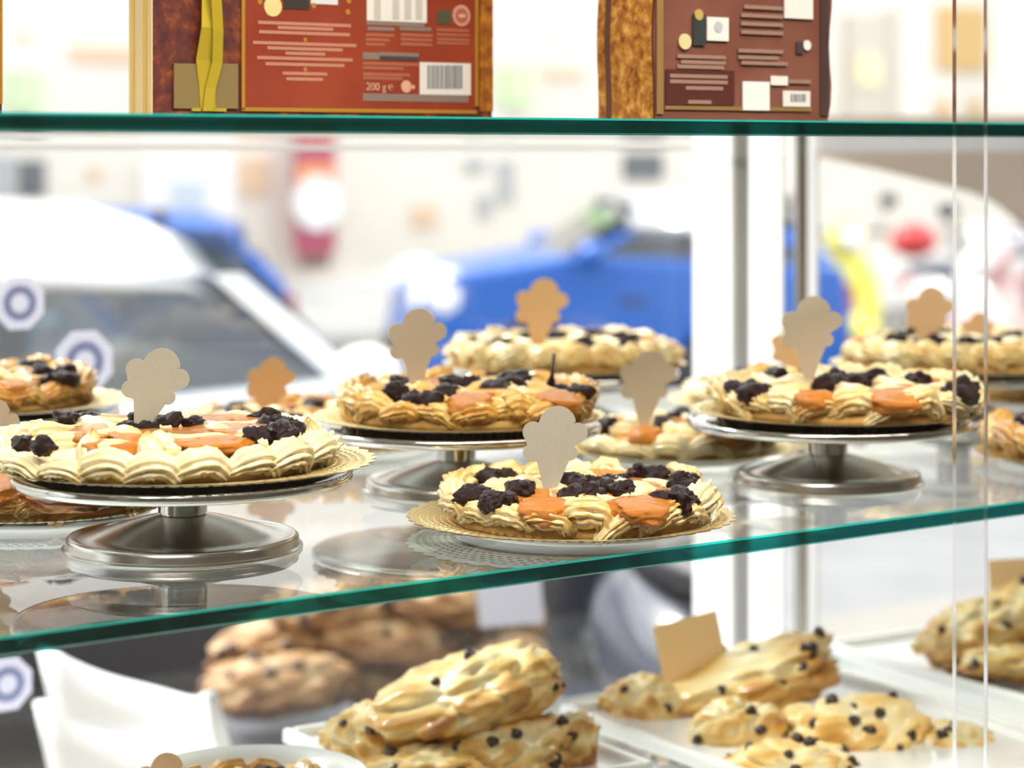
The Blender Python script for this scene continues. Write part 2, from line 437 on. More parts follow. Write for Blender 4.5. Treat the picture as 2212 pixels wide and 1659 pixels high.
def make_car(name, origin, rz, paint, label, roof=1.46, belt=0.93, base_x=1.0, top_x=0.64, L=4.0, hood=0.86, cat='car', tail=-1.75, roofpaint=None, shade_panels=False, hl_glare=1.0):
    root = empty(name, origin, rz, label, cat)
    f, r = L / 2, -L / 2
    body = [(r, 0.32), (r - 0.03, 0.55), (r + 0.02, belt - 0.02), (base_x, belt + 0.06), (base_x + 0.05, belt + 0.05), (f - 0.18, hood - 0.10), (f - 0.02, hood - 0.22), (f + 0.03, 0.5), (f, 0.25),
            (f - 0.35, 0.20)]
    fw, rw = f - 0.72, r + 0.75
    for cx in (fw, rw):
        for k in range(9):
            a = math.pi * k / 8
            body.append((cx + 0.36 * math.cos(a), 0.24 + 0.40 * math.sin(a)))
    body.append((r + 0.30, 0.22))
    MB().prism(body, -0.84, 0.84).build('body', paint, root, bevel=0.07, seg=3)
    # roof: crowned panel swept along x
    xs = [tail, tail + 0.25, -0.6, 0.0, top_x - 0.12, top_x + 0.03]; zs = [roof - 0.12, roof - 0.03, roof, roof, roof - 0.03, roof - 0.09]
    ys = [-0.66, -0.6, -0.4, 0, 0.4, 0.6, 0.66]
    v = []; fc = []
    for x, z in zip(xs, zs):
        for y in ys: v.append((x, y, z - 0.22 * abs(y / 0.66) ** 3))
    n = len(v)
    for x, z in zip(xs, zs):
        for y in ys: v.append((x, y * 0.97, z - 0.06 - 0.19 * abs(y / 0.66) ** 3))
    k = len(ys)
    for i in range(len(xs) - 1):
        for j in range(k - 1):
            a = i * k + j
            fc += [(a, a + k, a + k + 1, a + 1), (n + a, n + a + 1, n + a + k + 1, n + a + k)]
    per = [j for j in range(k)] + [i * k + k - 1 for i in range(1, len(xs))] + [(len(xs) - 1) * k + j for j in range(k - 2, -1, -1)] + [i * k for i in range(len(xs) - 2, 0, -1)]
    for a, b in zip(per, per[1:] + per[:1]): fc.append((a, b, n + b, n + a))
    put('roof', mesh('roof', v, fc, roofpaint or paint), root)
    if shade_panels:  # added dark panels stand in for shade low behind the chairs
        for s in (-1, 1): MB().box((0, s * 0.845, 0.42), (L - 2.25, 0.025, 0.36)).build('shade_panel', m_dark, root, bevel=0.01)
    zt = roof - 0.22
    for s in (-1, 1):
        def side(x, z): return Vector((x, s * (0.80 - 0.14 * (z - belt) / (zt - belt)), z))
        for nm, xa, xb, wd in (('pillar', base_x, top_x, 0.10), ('pillar', -0.35, -0.35, 0.08), ('pillar', tail - 0.12, tail + 0.12, 0.16)):
            a = side(xa, belt); b = side(xb, zt)
            MB().add([a + Vector((-wd / 2, 0, 0)), a + Vector((wd / 2, 0, 0)), b + Vector((wd / 2, 0, 0)), b + Vector((-wd / 2, 0, 0)),
                      a + Vector((-wd / 2, -s * 0.05, 0)), a + Vector((wd / 2, -s * 0.05, 0)), b + Vector((wd / 2, -s * 0.05, 0)), b + Vector((-wd / 2, -s * 0.05, 0))],
                     [(0, 1, 2, 3), (7, 6, 5, 4), (0, 4, 5, 1), (1, 5, 6, 2), (2, 6, 7, 3), (3, 7, 4, 0)]).build(nm, paint if nm == 'pillar' and xa != -0.35 else m_dark, root)
        for xa, xb, xc, xd in ((base_x - 0.05, top_x - 0.05, -0.31, -0.31), (-0.39, -0.39, tail + 0.18, tail - 0.04)):
            i = Vector((0, -s * 0.02, 0)); j = Vector((0, -s * 0.026, 0))
            q = [side(xa, belt), side(xb, zt), side(xc, zt), side(xd, belt)]
            MB().add([p + i for p in q] + [p + j for p in q], [(0, 1, 2, 3), (7, 6, 5, 4), (0, 4, 5, 1), (1, 5, 6, 2), (2, 6, 7, 3), (3, 7, 4, 0)]).build('side_window', m_cglass, root)
        # mirror
        mm = bmesh.new(); bmesh.ops.create_icosphere(mm, subdivisions=2, radius=1)
        me = bpy.data.meshes.new('mirror'); mm.to_mesh(me); mm.free(); me.materials.append(paint)
        me.polygons.foreach_set('use_smooth', [True] * len(me.polygons))
        put('mirror', me, root, (base_x - 0.12, s * 0.97, belt + 0.08), (0, 0, 0), (0.09, 0.13, 0.085))
        MB().box((base_x - 0.4, s * 0.845, belt - 0.22), (0.16, 0.02, 0.03)).build('door_handle', m_dark, root)
        MB().box((0, s * 0.835, 0.33), (L - 1.9, 0.03, 0.10)).build('sill', m_dark, root)
        hl = bmesh.new(); bmesh.ops.create_icosphere(hl, subdivisions=2, radius=1)
        me = bpy.data.meshes.new('headlight'); hl.to_mesh(me); hl.free(); me.materials.append(m_porcelain)
        me.polygons.foreach_set('use_smooth', [True] * len(me.polygons))
        put('headlight', me, root, (f - 0.16, s * (0.64 + 0.06 * (hl_glare > 1)), hood - 0.23), (0, 0.5, 0), (0.20, 0.17, 0.11 * hl_glare))
        MB().box((r - 0.0, s * 0.68, belt - 0.22), (0.10, 0.22, 0.18)).build('tail_light', M('red_lens', (0.45, 0.02, 0.02), 0.2), root)
        wheel(root, fw, s * 0.74); wheel(root, rw, s * 0.74)
    for nm, xa, za, xb, zb in (('windscreen', base_x + 0.02, belt + 0.05, top_x + 0.03, roof - 0.10), ('rear_window', tail - 0.15, belt + 0.02, tail + 0.02, roof - 0.13)):
        MB().add([(xa, -0.70, za), (xa, 0.70, za), (xb, 0.58, zb), (xb, -0.58, zb), (xa - 0.006, -0.70, za), (xa - 0.006, 0.70, za), (xb - 0.006, 0.58, zb), (xb - 0.006, -0.58, zb)],
                 [(0, 1, 2, 3), (7, 6, 5, 4), (0, 4, 5, 1), (1, 5, 6, 2), (2, 6, 7, 3), (3, 7, 4, 0)]).build(nm, m_cglass, root)
    for x in (0.15, -0.85):
        for y in (-0.36, 0.36):
            b = MB(); b.box((x - 0.15, y, belt - 0.02), (0.14, 0.46, 0.55)); b.box((x - 0.17, y, belt + 0.30), (0.09, 0.24, 0.18))
            b.build('seat', m_dark, root, bevel=0.03)
    MB().box((f + 0.03, 0, 0.42), (0.06, 1.2, 0.16)).build('grille', m_dark, root)
    return root
def paint(name, c, coat=1.0): return M(name, c, 0.35, coat=coat)
m_pwhite = paint('white_car_paint', (0.84, 0.85, 0.88))
m_silver = M('silver_roof_paint', (0.62, 0.63, 0.66), 0.3, 0.2, coat=1.0)
m_pblue = paint('blue_car_paint', (0.001, 0.095, 0.42), 0.25)
Wp = P(800, 745, 6.5)
o_white = Vector((Wp.x, Wp.y, 0)) - E1 * 1.0 + E2 * 0.8
make_car('car', (o_white.x, o_white.y, -0.08), YAW, m_pwhite, 'white car parked at the kerb outside, nearest the window', base_x=1.0, top_x=0.62, belt=0.99, roof=1.56, shade_panels=True)
# blue cars face left, nearly side-on
rzb = math.pi + 0.15
ax = Vector((math.cos(0.15), math.sin(0.15), 0)); ay = Vector((-ax.y, ax.x, 0))
Bp = P(919, 690, 14.0)                       # near front corner
ob = Vector((Bp.x, Bp.y, 0)) + ax * 1.3 + ay * 0.84
make_car('car', (ob.x, ob.y, -0.08), rzb, m_pblue, 'blue car with silvery roof across the street, beyond the white window post', roof=1.40, belt=0.98, base_x=0.42, top_x=0.0, L=2.7, tail=-1.1, hood=1.02, roofpaint=m_silver, hl_glare=1.7)  # tall headlight also imitates the white glare around it
Bq = P(622, 690, 14.2)                       # near rear corner of the second one
ob2 = Vector((Bq.x, Bq.y, 0)) - ax * 1.8 + ay * 0.84
make_car('car', (ob2.x, ob2.y, -0.08), rzb, m_pblue, 'blue car mostly hidden behind the white car', roof=1.33, belt=0.92, base_x=0.95, top_x=0.35, L=3.6, tail=-1.55)

# ----------------------------------------------------------------- scooters
def blob(name, m, parent, loc, sc, rot=(0, 0, 0), sub=3, nz=0.0, ns=3.0):
    b = bmesh.new(); bmesh.ops.create_icosphere(b, subdivisions=sub, radius=1)
    if nz:
        for v in b.verts: v.co *= 1 + nz * fbm(v.co + Vector(loc) * 5, ns)
    me = bpy.data.meshes.new(name); b.to_mesh(me); b.free(); me.materials.append(m)
    me.polygons.foreach_set('use_smooth', [True] * len(me.polygons))
    return put(name, me, parent, loc, rot, sc)
def make_scooter(loc, rz, pc, sc, label, rear=(0.5, 0.02, 0.02), screen=True, mirrors=True, case_m=None):
    r = empty('motor_scooter', loc, rz, label, 'scooter')
    for x in (-0.62, 0.62):
        t = MB(); t.lathe([(0.13, -0.05), (0.2, -0.06), (0.235, -0.03), (0.235, 0.03), (0.2, 0.06), (0.13, 0.05)], 24)
        w = t.build('wheel', m_rubber, r, True, loc=(x, 0, 0.235), rot=(math.pi / 2, 0, 0))
        h = MB(); h.lathe([(0, -0.05), (0.13, -0.045), (0.13, 0.045), (0, 0.05)], 20); put('hub', h.me('hub', m_alloy), w)
    blob('rear_body', pc, r, (-0.45, 0, 0.58), (0.42, 0.19, 0.20), (0, -0.12, 0))
    blob('seat', sc, r, (-0.40, 0, 0.80), (0.42, 0.15, 0.075), (0, -0.06, 0))
    blob('front_shield', pc, r, (0.42, 0, 0.65), (0.10, 0.25, 0.36), (0, -0.25, 0))
    blob('front_mudguard', pc, r, (0.62, 0, 0.42), (0.26, 0.10, 0.12))
    MB().box((0.08, 0, 0.30), (0.56, 0.30, 0.08)).build('footboard', pc, r, bevel=0.03)
    blob('headlight_cowl', pc, r, (0.38, 0, 1.05), (0.14, 0.15, 0.12))
    blob('headlight', m_porcelain, r, (0.49, 0, 1.05), (0.05, 0.09, 0.08))
    blob('tail_light', M('red_tail_lens', rear, 0.2), r, (-0.87, 0, 0.66), (0.05, 0.10, 0.07))
    MB().bar((0.36, -0.33, 1.10), (0.36, 0.33, 1.10), 0.018).build('handlebar', m_dark, r)
    if case_m:
        blob('top_case', case_m, r, (-0.80, 0, 1.00), (0.17, 0.19, 0.14), sub=3)
    for s in (-1, 1):
        if not mirrors: continue
        MB().bar((0.36, s * 0.26, 1.10), (0.33, s * 0.34, 1.30), 0.008).build('mirror_stalk', m_dark, r)
        blob('mirror', m_dark, r, (0.33, s * 0.35, 1.33), (0.025, 0.08, 0.055))
    MB().bar((0.36, 0, 1.0), (0.62, 0, 0.25), 0.035).build('fork', m_alloy, r)
    if screen:
        s = MB(); n = 6
        pts = [(0.52 - 0.10 * (k / n - 0.5) ** 2 * 4, (k / n - 0.5) * 0.46) for k in range(n + 1)]
        v = [(x, y, 1.08) for x, y in pts] + [(x - 0.15, y * 0.8, 1.50) for x, y in pts]
        s.add(v, [(k, k + 1, n + 2 + k, n + 1 + k) for k in range(n)])
        o = s.build('windscreen', glassmat('scooter_screen', (0.8, 0.85, 0.9), 0.08), r)
        sd = o.modifiers.new('thick', 'SOLIDIFY'); sd.thickness = 0.004
    MB().bar((-0.2, 0.05, 0.22), (-0.3, 0.16, 0.0), 0.012).build('stand', m_dark, r)
    return r
def ground(px, Y, z=-0.0): return Vector(((px - 1106) / FPX * Y, Y, z))
make_scooter(ground(1782, 16.8, -0.08), -1.3, M('yellow_paint', (0.78, 0.70, 0.06), 0.3, coat=0.5), M('cream_seat', (0.7, 0.68, 0.5), 0.6), 'yellow scooter parked across the street, next to the white post', screen=False, case_m=M('cream_case', (0.80, 0.79, 0.60), 0.4))
make_scooter(ground(2076, 17.0, -0.08), -1.3, M('silver_white_paint', (0.70, 0.72, 0.76), 0.3, coat=1), M('grey_seat', (0.12, 0.13, 0.17), 0.6), 'silver white scooter with red top case across the street', screen=False, mirrors=False, case_m=M('red_case', (0.60, 0.03, 0.03), 0.3, coat=0.5))
make_scooter(ground(2345, 17.2, -0.08), -1.3, M('dark_plum_paint', (0.06, 0.05, 0.075), 0.3, coat=1), M('dark_seat', (0.03, 0.03, 0.04), 0.6), 'dark plum scooter with lilac top case across the street', screen=False, case_m=M('lilac_case', (0.66, 0.64, 0.72), 0.4))
make_scooter(ground(2225, 13.6, -0.08), -2.4, M('pale_pink_paint', (0.62, 0.40, 0.38), 0.3, coat=1), M('plum_seat', (0.12, 0.08, 0.10), 0.6), 'pale pink scooter cut off by the picture edge across the street', screen=False)
make_scooter(ground(1375, 5.2), 1.75, M('navy_paint', (0.030, 0.035, 0.06), 0.3, coat=1), m_dark, 'dark navy scooter on the pavement, seen under the shelf', screen=False, mirrors=False, rear=(0.05, 0.05, 0.06))

# low beige awning with curved lower edge, outside on the right
def awning():
    Y = 4.6
    top = [(1700, 318), (2400, 300)]
    cur = [(1720, 330), (1800, 346), (1900, 366), (1980, 386), (2060, 406), (2110, 418), (2150, 436), (2185, 462), (2212, 490), (2260, 540), (2330, 640)]
    up = [(x, 250) for x, _ in cur]
    r = empty('awning', P(2000, 330, Y), 0, 'beige canvas awning with curved lower edge, upper right', 'awning')
    v = []; n = len(cur)
    for k, th in enumerate((0, 0.04)):
        for (x, y), (x2, y2) in zip(cur, up):
            v.append(P(x, y, Y) + Vector((0, th, 0))); v.append(P(x2, y2, Y) + Vector((0, th, 0)))
    f = []
    for i in range(n - 1):
        a = 2 * i
        f += [(a, a + 2, a + 3, a + 1), (2 * n + a, 2 * n + a + 1, 2 * n + a + 3, 2 * n + a + 2), (a, 2 * n + a, 2 * n + a + 2, a + 2), (a + 1, a + 3, 2 * n + a + 3, 2 * n + a + 1)]
    o = put('canvas', mesh('canvas', v, f, papermat('beige_canvas', (0.74, 0.66, 0.58), (0.70, 0.62, 0.54), 0.35), False)); local(o, r)
    b = MB(); b.bar(P(1715, 322, Y) + Vector((0, -0.02, 0)), P(2400, 318, Y) + Vector((0, -0.02, 0)), 0.006)
    local(b.build('front_bar', m_white, None, True), r)
    b = MB(); b.bar(P(2330, 250, Y) + Vector((0, 0.02, 0)), Vector((P(2330, 0, Y).x, Y + 0.02, 0)), 0.02)
    local(b.build('post', m_white, None, True), r)
awning()

# ----------------------------------------------------------------- stacked white chairs outside
def make_chair(loc, rz, label):
    r = empty('plastic_chair', loc, rz, label, 'chair', 'white plastic chairs stacked outside')
    # back shell: curved in plan, wide, leaning
    nu, nv = 12, 6; v = []; f = []
    for side in (0, 1):
        for j in range(nv + 1):
            t = j / nv
            for i in range(nu + 1):
                s = i / nu * 2 - 1
                x = s * (0.205 + 0.02 * (1 - t)) ; y = -0.055 * s * s + 0.10 * (1 - t) - side * 0.02
                z = 0.40 + t * (0.300 + 0.04 * abs(s) ** 3)
                v.append((x, -y, z))
    n1 = (nu + 1) * (nv + 1)
    for j in range(nv):
        for i in range(nu):
            a = j * (nu + 1) + i
            f += [(a, a + 1, a + nu + 2, a + nu + 1), (n1 + a, n1 + a + nu + 1, n1 + a + nu + 2, n1 + a + 1)]
    per = list(range(nu + 1)) + [j * (nu + 1) + nu for j in range(1, nv + 1)] + [nv * (nu + 1) + i for i in range(nu - 1, -1, -1)] + [j * (nu + 1) for j in range(nv - 1, 0, -1)]
    for a, b in zip(per, per[1:] + per[:1]): f.append((b, a, n1 + a, n1 + b))
    put('backrest', mesh('backrest', v, f, m_plastic), r)
    MB().box((0, -0.24, 0.40), (0.40, 0.36, 0.03)).build('seat', m_plastic, r, bevel=0.012)
    for sx in (-1, 1):
        for y in (-0.38, -0.08):
            MB().bar((sx * 0.18, y, 0.40), (sx * 0.23, y + (-0.03 if y < -0.3 else 0.03), 0.0), 0.022, 10, 0.016).build('leg', m_plastic, r, True)
    return r
cbase = ground(340, 3.50)
make_chair((cbase.x, cbase.y, 0.09), math.pi - 0.76, 'white plastic chair outside the window, upper of the two stacked')
make_chair((cbase.x - 0.012, cbase.y + 0.03, 0.0), math.pi - 0.76, 'white plastic chair outside the window, under the other one')
# low dark table added to carry the scones that imitate a window reflection
tb = G(800, 1560, -1.03)
tbl = empty('low_table', (tb.x, tb.y, 0), 0, 'low dark grey table added under the reflected scones', 'table')
m_tbl = M('dark_grey_table', (0.09, 0.09, 0.11), 0.5)
t_ = MB(); t_.lathe([(0, 0.535), (0.40, 0.535), (0.415, 0.545), (0.415, 0.562), (0.40, 0.570), (0, 0.570)], 48); t_.build('table_top', m_tbl, tbl, True)
MB().bar((0, 0, 0.02), (0, 0, 0.54), 0.035, 16).build('leg', m_tbl, tbl, True)
t_ = MB(); t_.lathe([(0, 0), (0.22, 0), (0.22, 0.012), (0.04, 0.03), (0, 0.03)], 32); t_.build('base', m_tbl, tbl, True)

# ----------------------------------------------------------------- display case
H2 = -0.3495      # top of middle shelf
HT = 0.0285       # top of top shelf
HL = -0.665       # top of lower shelf
TH = 0.0145
case = empty('display_case', uv(0.3, 0.5, -1.6), YAW, 'glass display case with green edged shelves and sliding panes', 'display case')
def slab_glass(name, u0, u1, v0, v1, ztop, th):
    """plate glass with ground edges: clear faces, green edges, small arrises"""
    a = 0.0018
    def ring(ins, z): return [(u0 + ins, v0 + ins, z), (u1 - ins, v0 + ins, z), (u1 - ins, v1 - ins, z), (u0 + ins, v1 - ins, z)]
    v = ring(a, ztop) + ring(0, ztop - a) + ring(0, ztop - th + a) + ring(a, ztop - th)
    f = [(0, 1, 2, 3)]; mi = [0]
    for k, m in ((0, 2), (1, 1), (2, 2)):
        for i in range(4):
            j = (i + 1) % 4
            f.append((4 * k + i, 4 * (k + 1) + i, 4 * (k + 1) + j, 4 * k + j)); mi.append(m)
    f.append((15, 14, 13, 12)); mi.append(0)
    me = mesh(name, v, f, [m_shelf, m_edge, m_arris], False, mi)
    o = put(name, me, None, (O0.x, O0.y, EYE), (0, 0, YAW))
    return local(o, case)
slab_glass('glass_shelf', -0.9, 2.62, 0, 1.06, HT, TH)
slab_glass('glass_shelf', -0.9, 2.62, 0, 1.06, H2, TH)
slab_glass('glass_shelf', -0.9, 2.62, 0.02, 0.67, HL, TH)
# sliding panes that overlap
def pane(u0, u1, v, th=0.005):
    v_ = [(u, w, z) for z in (-1.0, 0.62) for u, w in ((u0, v), (u1, v), (u1, v + th), (u0, v + th))]
    f = [(0, 1, 5, 4), (2, 3, 7, 6), (1, 2, 6, 5), (3, 0, 4, 7), (4, 5, 6, 7), (3, 2, 1, 0)]
    o = put('sliding_pane', mesh('sliding_pane', v_, f, [m_pane, m_paneedge], False, [0, 0, 1, 1, 1, 1]), None, (O0.x, O0.y, EYE), (0, 0, YAW))
    return local(o, case)
uR = UV(PV(2066, 400, -0.022))[0]
uL = UV(PV(2134, 400, -0.040))[0]
pane(uR, 2.62, -0.022)
pane(-0.9, uL, -0.040)
for u in (-0.92, 2.64):
    for v in (-0.05, 1.06):
        uvbox('corner_post', u - 0.02, u + 0.02, v - 0.02, v + 0.02, -1.6, 0.66, m_steel, case)
uvbox('top_panel', -0.94, 2.66, -0.07, 1.08, 0.62, 0.66, m_white, case)
uvbox('plinth', -0.94, 2.66, -0.05, 1.08, -1.6, -1.0, m_white, case)

# ----------------------------------------------------------------- pastry pieces
def star_sweep(pts, rad, lobes=7, amp=0.2, per=4, twist=0.0, nz=0.0, ns=120, seed=0, base=0.0, ridge_b=0.5, up=(0, 0, 1), top_b=0.0):
    pts = np.array(pts, float); n = len(pts)
    tan = np.gradient(pts, axis=0); tan /= np.linalg.norm(tan, axis=1)[:, None] + 1e-9
    ref = np.array(up, float)
    nseg = lobes * per
    v = []; bk = []
    off = Vector((seed * 3.7, seed * 1.3, seed * 2.1))
    u = None
    for i in range(n):
        t = tan[i]
        if u is None:
            u = ref - t * ref.dot(t)
            if np.linalg.norm(u) < 1e-3: u = np.array((0, 1.0, 0)) - t * t[1]
        else: u = u - t * u.dot(t)
        u /= np.linalg.norm(u); w = np.cross(t, u)
        for k in range(nseg):
            th = 2 * math.pi * k / nseg
            rg = abs(math.cos(lobes * th / 2 + twist * i / n))
            r = rad[i] * (1 - amp + 2 * amp * rg)
            p = pts[i] + (u * math.cos(th) + w * math.sin(th)) * r
            q = Vector(p)
            if nz: q = q + Vector((fbm(q + off, ns), fbm(q + off + Vector((9, 0, 0)), ns), fbm(q + off + Vector((0, 9, 0)), ns))) * nz
            v.append(q)
            bk.append(max(0, base + ridge_b * max(0, rg - 0.55) * (0.9 + 1.6 * fbm(q + off, 45, 2)) + top_b * max(0, q.z - 0.022) / 0.012))
    f = []
    for i in range(n - 1):
        for k in range(nseg):
            j = (k + 1) % nseg
            f.append((i * nseg + k, i * nseg + j, (i + 1) * nseg + j, (i + 1) * nseg + k))
    v.append(Vector(pts[0])); v.append(Vector(pts[-1])); bk += [base, base]
    a, b = len(v) - 2, len(v) - 1
    for k in range(nseg):
        j = (k + 1) % nseg
        f.append((a, j, k)); f.append((b, (n - 1) * nseg + k, (n - 1) * nseg + j))
    return v, f, bk
def make_swirl(seed, rough, base, mat):
    rnd = random.Random(seed)
    n = 18; pts = []; rad = []
    for i in range(n):
        t = i / (n - 1)
        x = -0.025 + 0.046 * t ** 0.85 + (0.004 * math.sin(t * 9 + seed) if rough else 0)
        z = 0.011 + 0.0125 * math.sin(math.pi * min(1, t * 1.02)) ** 0.8 - 0.006 * max(0, t - 0.75) / 0.25
        y = -0.005 * math.sin(math.pi * t)
        pts.append((x, y, z))
        rad.append((0.0035 + 0.0095 * math.sin(math.pi * min(1, 0.06 + 0.86 * t)) ** 0.75) * (1 + 0.08 * rnd.uniform(-1, 1)))
    v, f, b = star_sweep(pts, rad, 11, 0.20 if not rough else 0.20, 4, 0.6 * rnd.uniform(-1, 1), 0.0030 if rough else 0.0007, 150 if rough else 70, seed, base, 0.75 if rough else 0.4)
    return mesh('cream_swirl', v, f, mat, True, None, b)
SW_SMOOTH = [make_swirl(i, False, 0.03 * i, m_cream) for i in range(4)]
SW_ROUGH = [make_swirl(10 + i, True, 0.05 + 0.07 * i, m_cream) for i in range(5)]
SW_GOLD = [make_swirl(30 + i, True, 0.05 + 0.08 * i, m_creamgold) for i in range(5)]
def make_peak(seed, mat):
    n = 10; pts = []; rad = []
    for i in range(n):
        t = i / (n - 1)
        pts.append((0.002 * math.sin(5 * t + seed), 0.002 * math.cos(4 * t + seed), 0.026 * t)); rad.append(0.013 * (1 - t) ** 0.75 + 0.001)
    v, f, b = star_sweep(pts, rad, 8, 0.14, 4, 2.5, 0.0008, 90, seed, 0.0, 0.25, (1, 0, 0), 0.0)
    b = [max(x, (p.z - 0.015) / 0.012) for x, p in zip(b, v)]
    return mesh('cream_peak', v, f, mat, True, None, b)
PEAKS = [make_peak(i, m_cream) for i in range(3)]
def make_rope(seed, L, rough, mat, base):
    n = max(8, int(L / 0.006)); pts = []; rad = []
    rnd = random.Random(seed); ph = rnd.uniform(0, 6)
    for i in range(n):
        t = i / (n - 1); x = (t - 0.5) * L
        pts.append((x, 0.005 * math.sin(x * 55 + ph), 0.0018 * math.sin(x * 90 + ph)))
        rad.append(0.0082 * (0.55 + 0.45 * math.sin(math.pi * t) ** 0.3) * (1 + 0.22 * math.sin(x * 130 + ph * 2)))
    v, f, b = star_sweep(pts, rad, 7, 0.15, 4, 1.2, 0.0014 if rough else 0.0008, 120, seed, base, 0.7, (0, 0, 1))
    return mesh('cream_rope', v, f, mat, True, None, b)
def lump(name, mat, seed, sub=3, amp=0.25, ns=1.6, flat=None, amp2=0.06, ns2=5, wr=0.0):
    b = bmesh.new(); bmesh.ops.create_icosphere(b, subdivisions=sub, radius=1)
    o = Vector((seed * 4.1, seed * 2.3, seed * 7.7))
    for v in b.verts:
        d = 1 + amp * noise.noise(v.co * ns + o) + amp2 * noise.noise(v.co * ns2 + o)
        if wr: d += wr * (abs(noise.noise(v.co * 3.1 + o * 2)) - 0.2) + 0.5 * wr * abs(noise.noise(v.co * 7.0 + o))
        v.co *= d
        if flat is not None and v.co.z > flat: v.co.z = flat + (v.co.z - flat) * 0.3
    me = bpy.data.meshes.new(name); b.to_mesh(me); b.free(); me.materials.append(mat)
    me.polygons.foreach_set('use_smooth', [True] * len(me.polygons))
    return me
CHERRY = [lump('cherry', m_cherry, i, 4, 0.45, 1.3, None, 0.16, 3.2, 0.24) for i in range(6)]
JAM = [lump('apricot_jam', m_jam, 20 + i, 4, 0.35, 1.2, 0.55, 0.08, 3.5, 0.20) for i in range(5)]

def crust_mesh(R, seed):
    prof = [(0, 0), (R * 0.93, 0), (R * 0.975, 0.002), (R * 0.985, 0.006), (R * 0.97, 0.011), (R * 0.90, 0.014), (0, 0.014)]
    mb = MB(); mb.lathe(prof, 72)
    o = Vector((seed * 3.3, 1.7, 0))
    for p in mb.v:
        a = math.atan2(p.y, p.x)
        k = 1 + 0.022 * noise.noise(Vector((math.cos(a) * 2, math.sin(a) * 2, p.z * 60)) + o)
        p.x *= k; p.y *= k
        p.z += 0.0008 * noise.noise(Vector((p.x * 120, p.y * 120, 3)) + o) if p.z > 0.001 else 0
    return mb.me('crust', m_crust, True)
def filling_mesh(R, seed, z0=0.012, z1=0.0265):
    n, k = 72, 16; v = [Vector((0, 0, z1))]; f = []
    o = Vector((seed * 2.9, 4.7, 1))
    for j in range(1, k + 1):
        r = R * 0.90 * j / k
        for i in range(n):
            t = 2 * math.pi * i / n
            z = z0 + (z1 - z0) * (1 - (j / k) ** 6)
            p = Vector((r * math.cos(t), r * math.sin(t), z))
            p.z += 0.0022 * noise.noise(p * 70 + o) + 0.001 * noise.noise(p * 190 + o)
            v.append(p)
    for i in range(n): f.append((0, 1 + i, 1 + (i + 1) % n))
    for j in range(k - 1):
        for i in range(n):
            a = 1 + j * n; f.append((a + i, a + n + i, a + n + (i + 1) % n, a + (i + 1) % n))
    return mesh('filling', v, f, m_glaze)

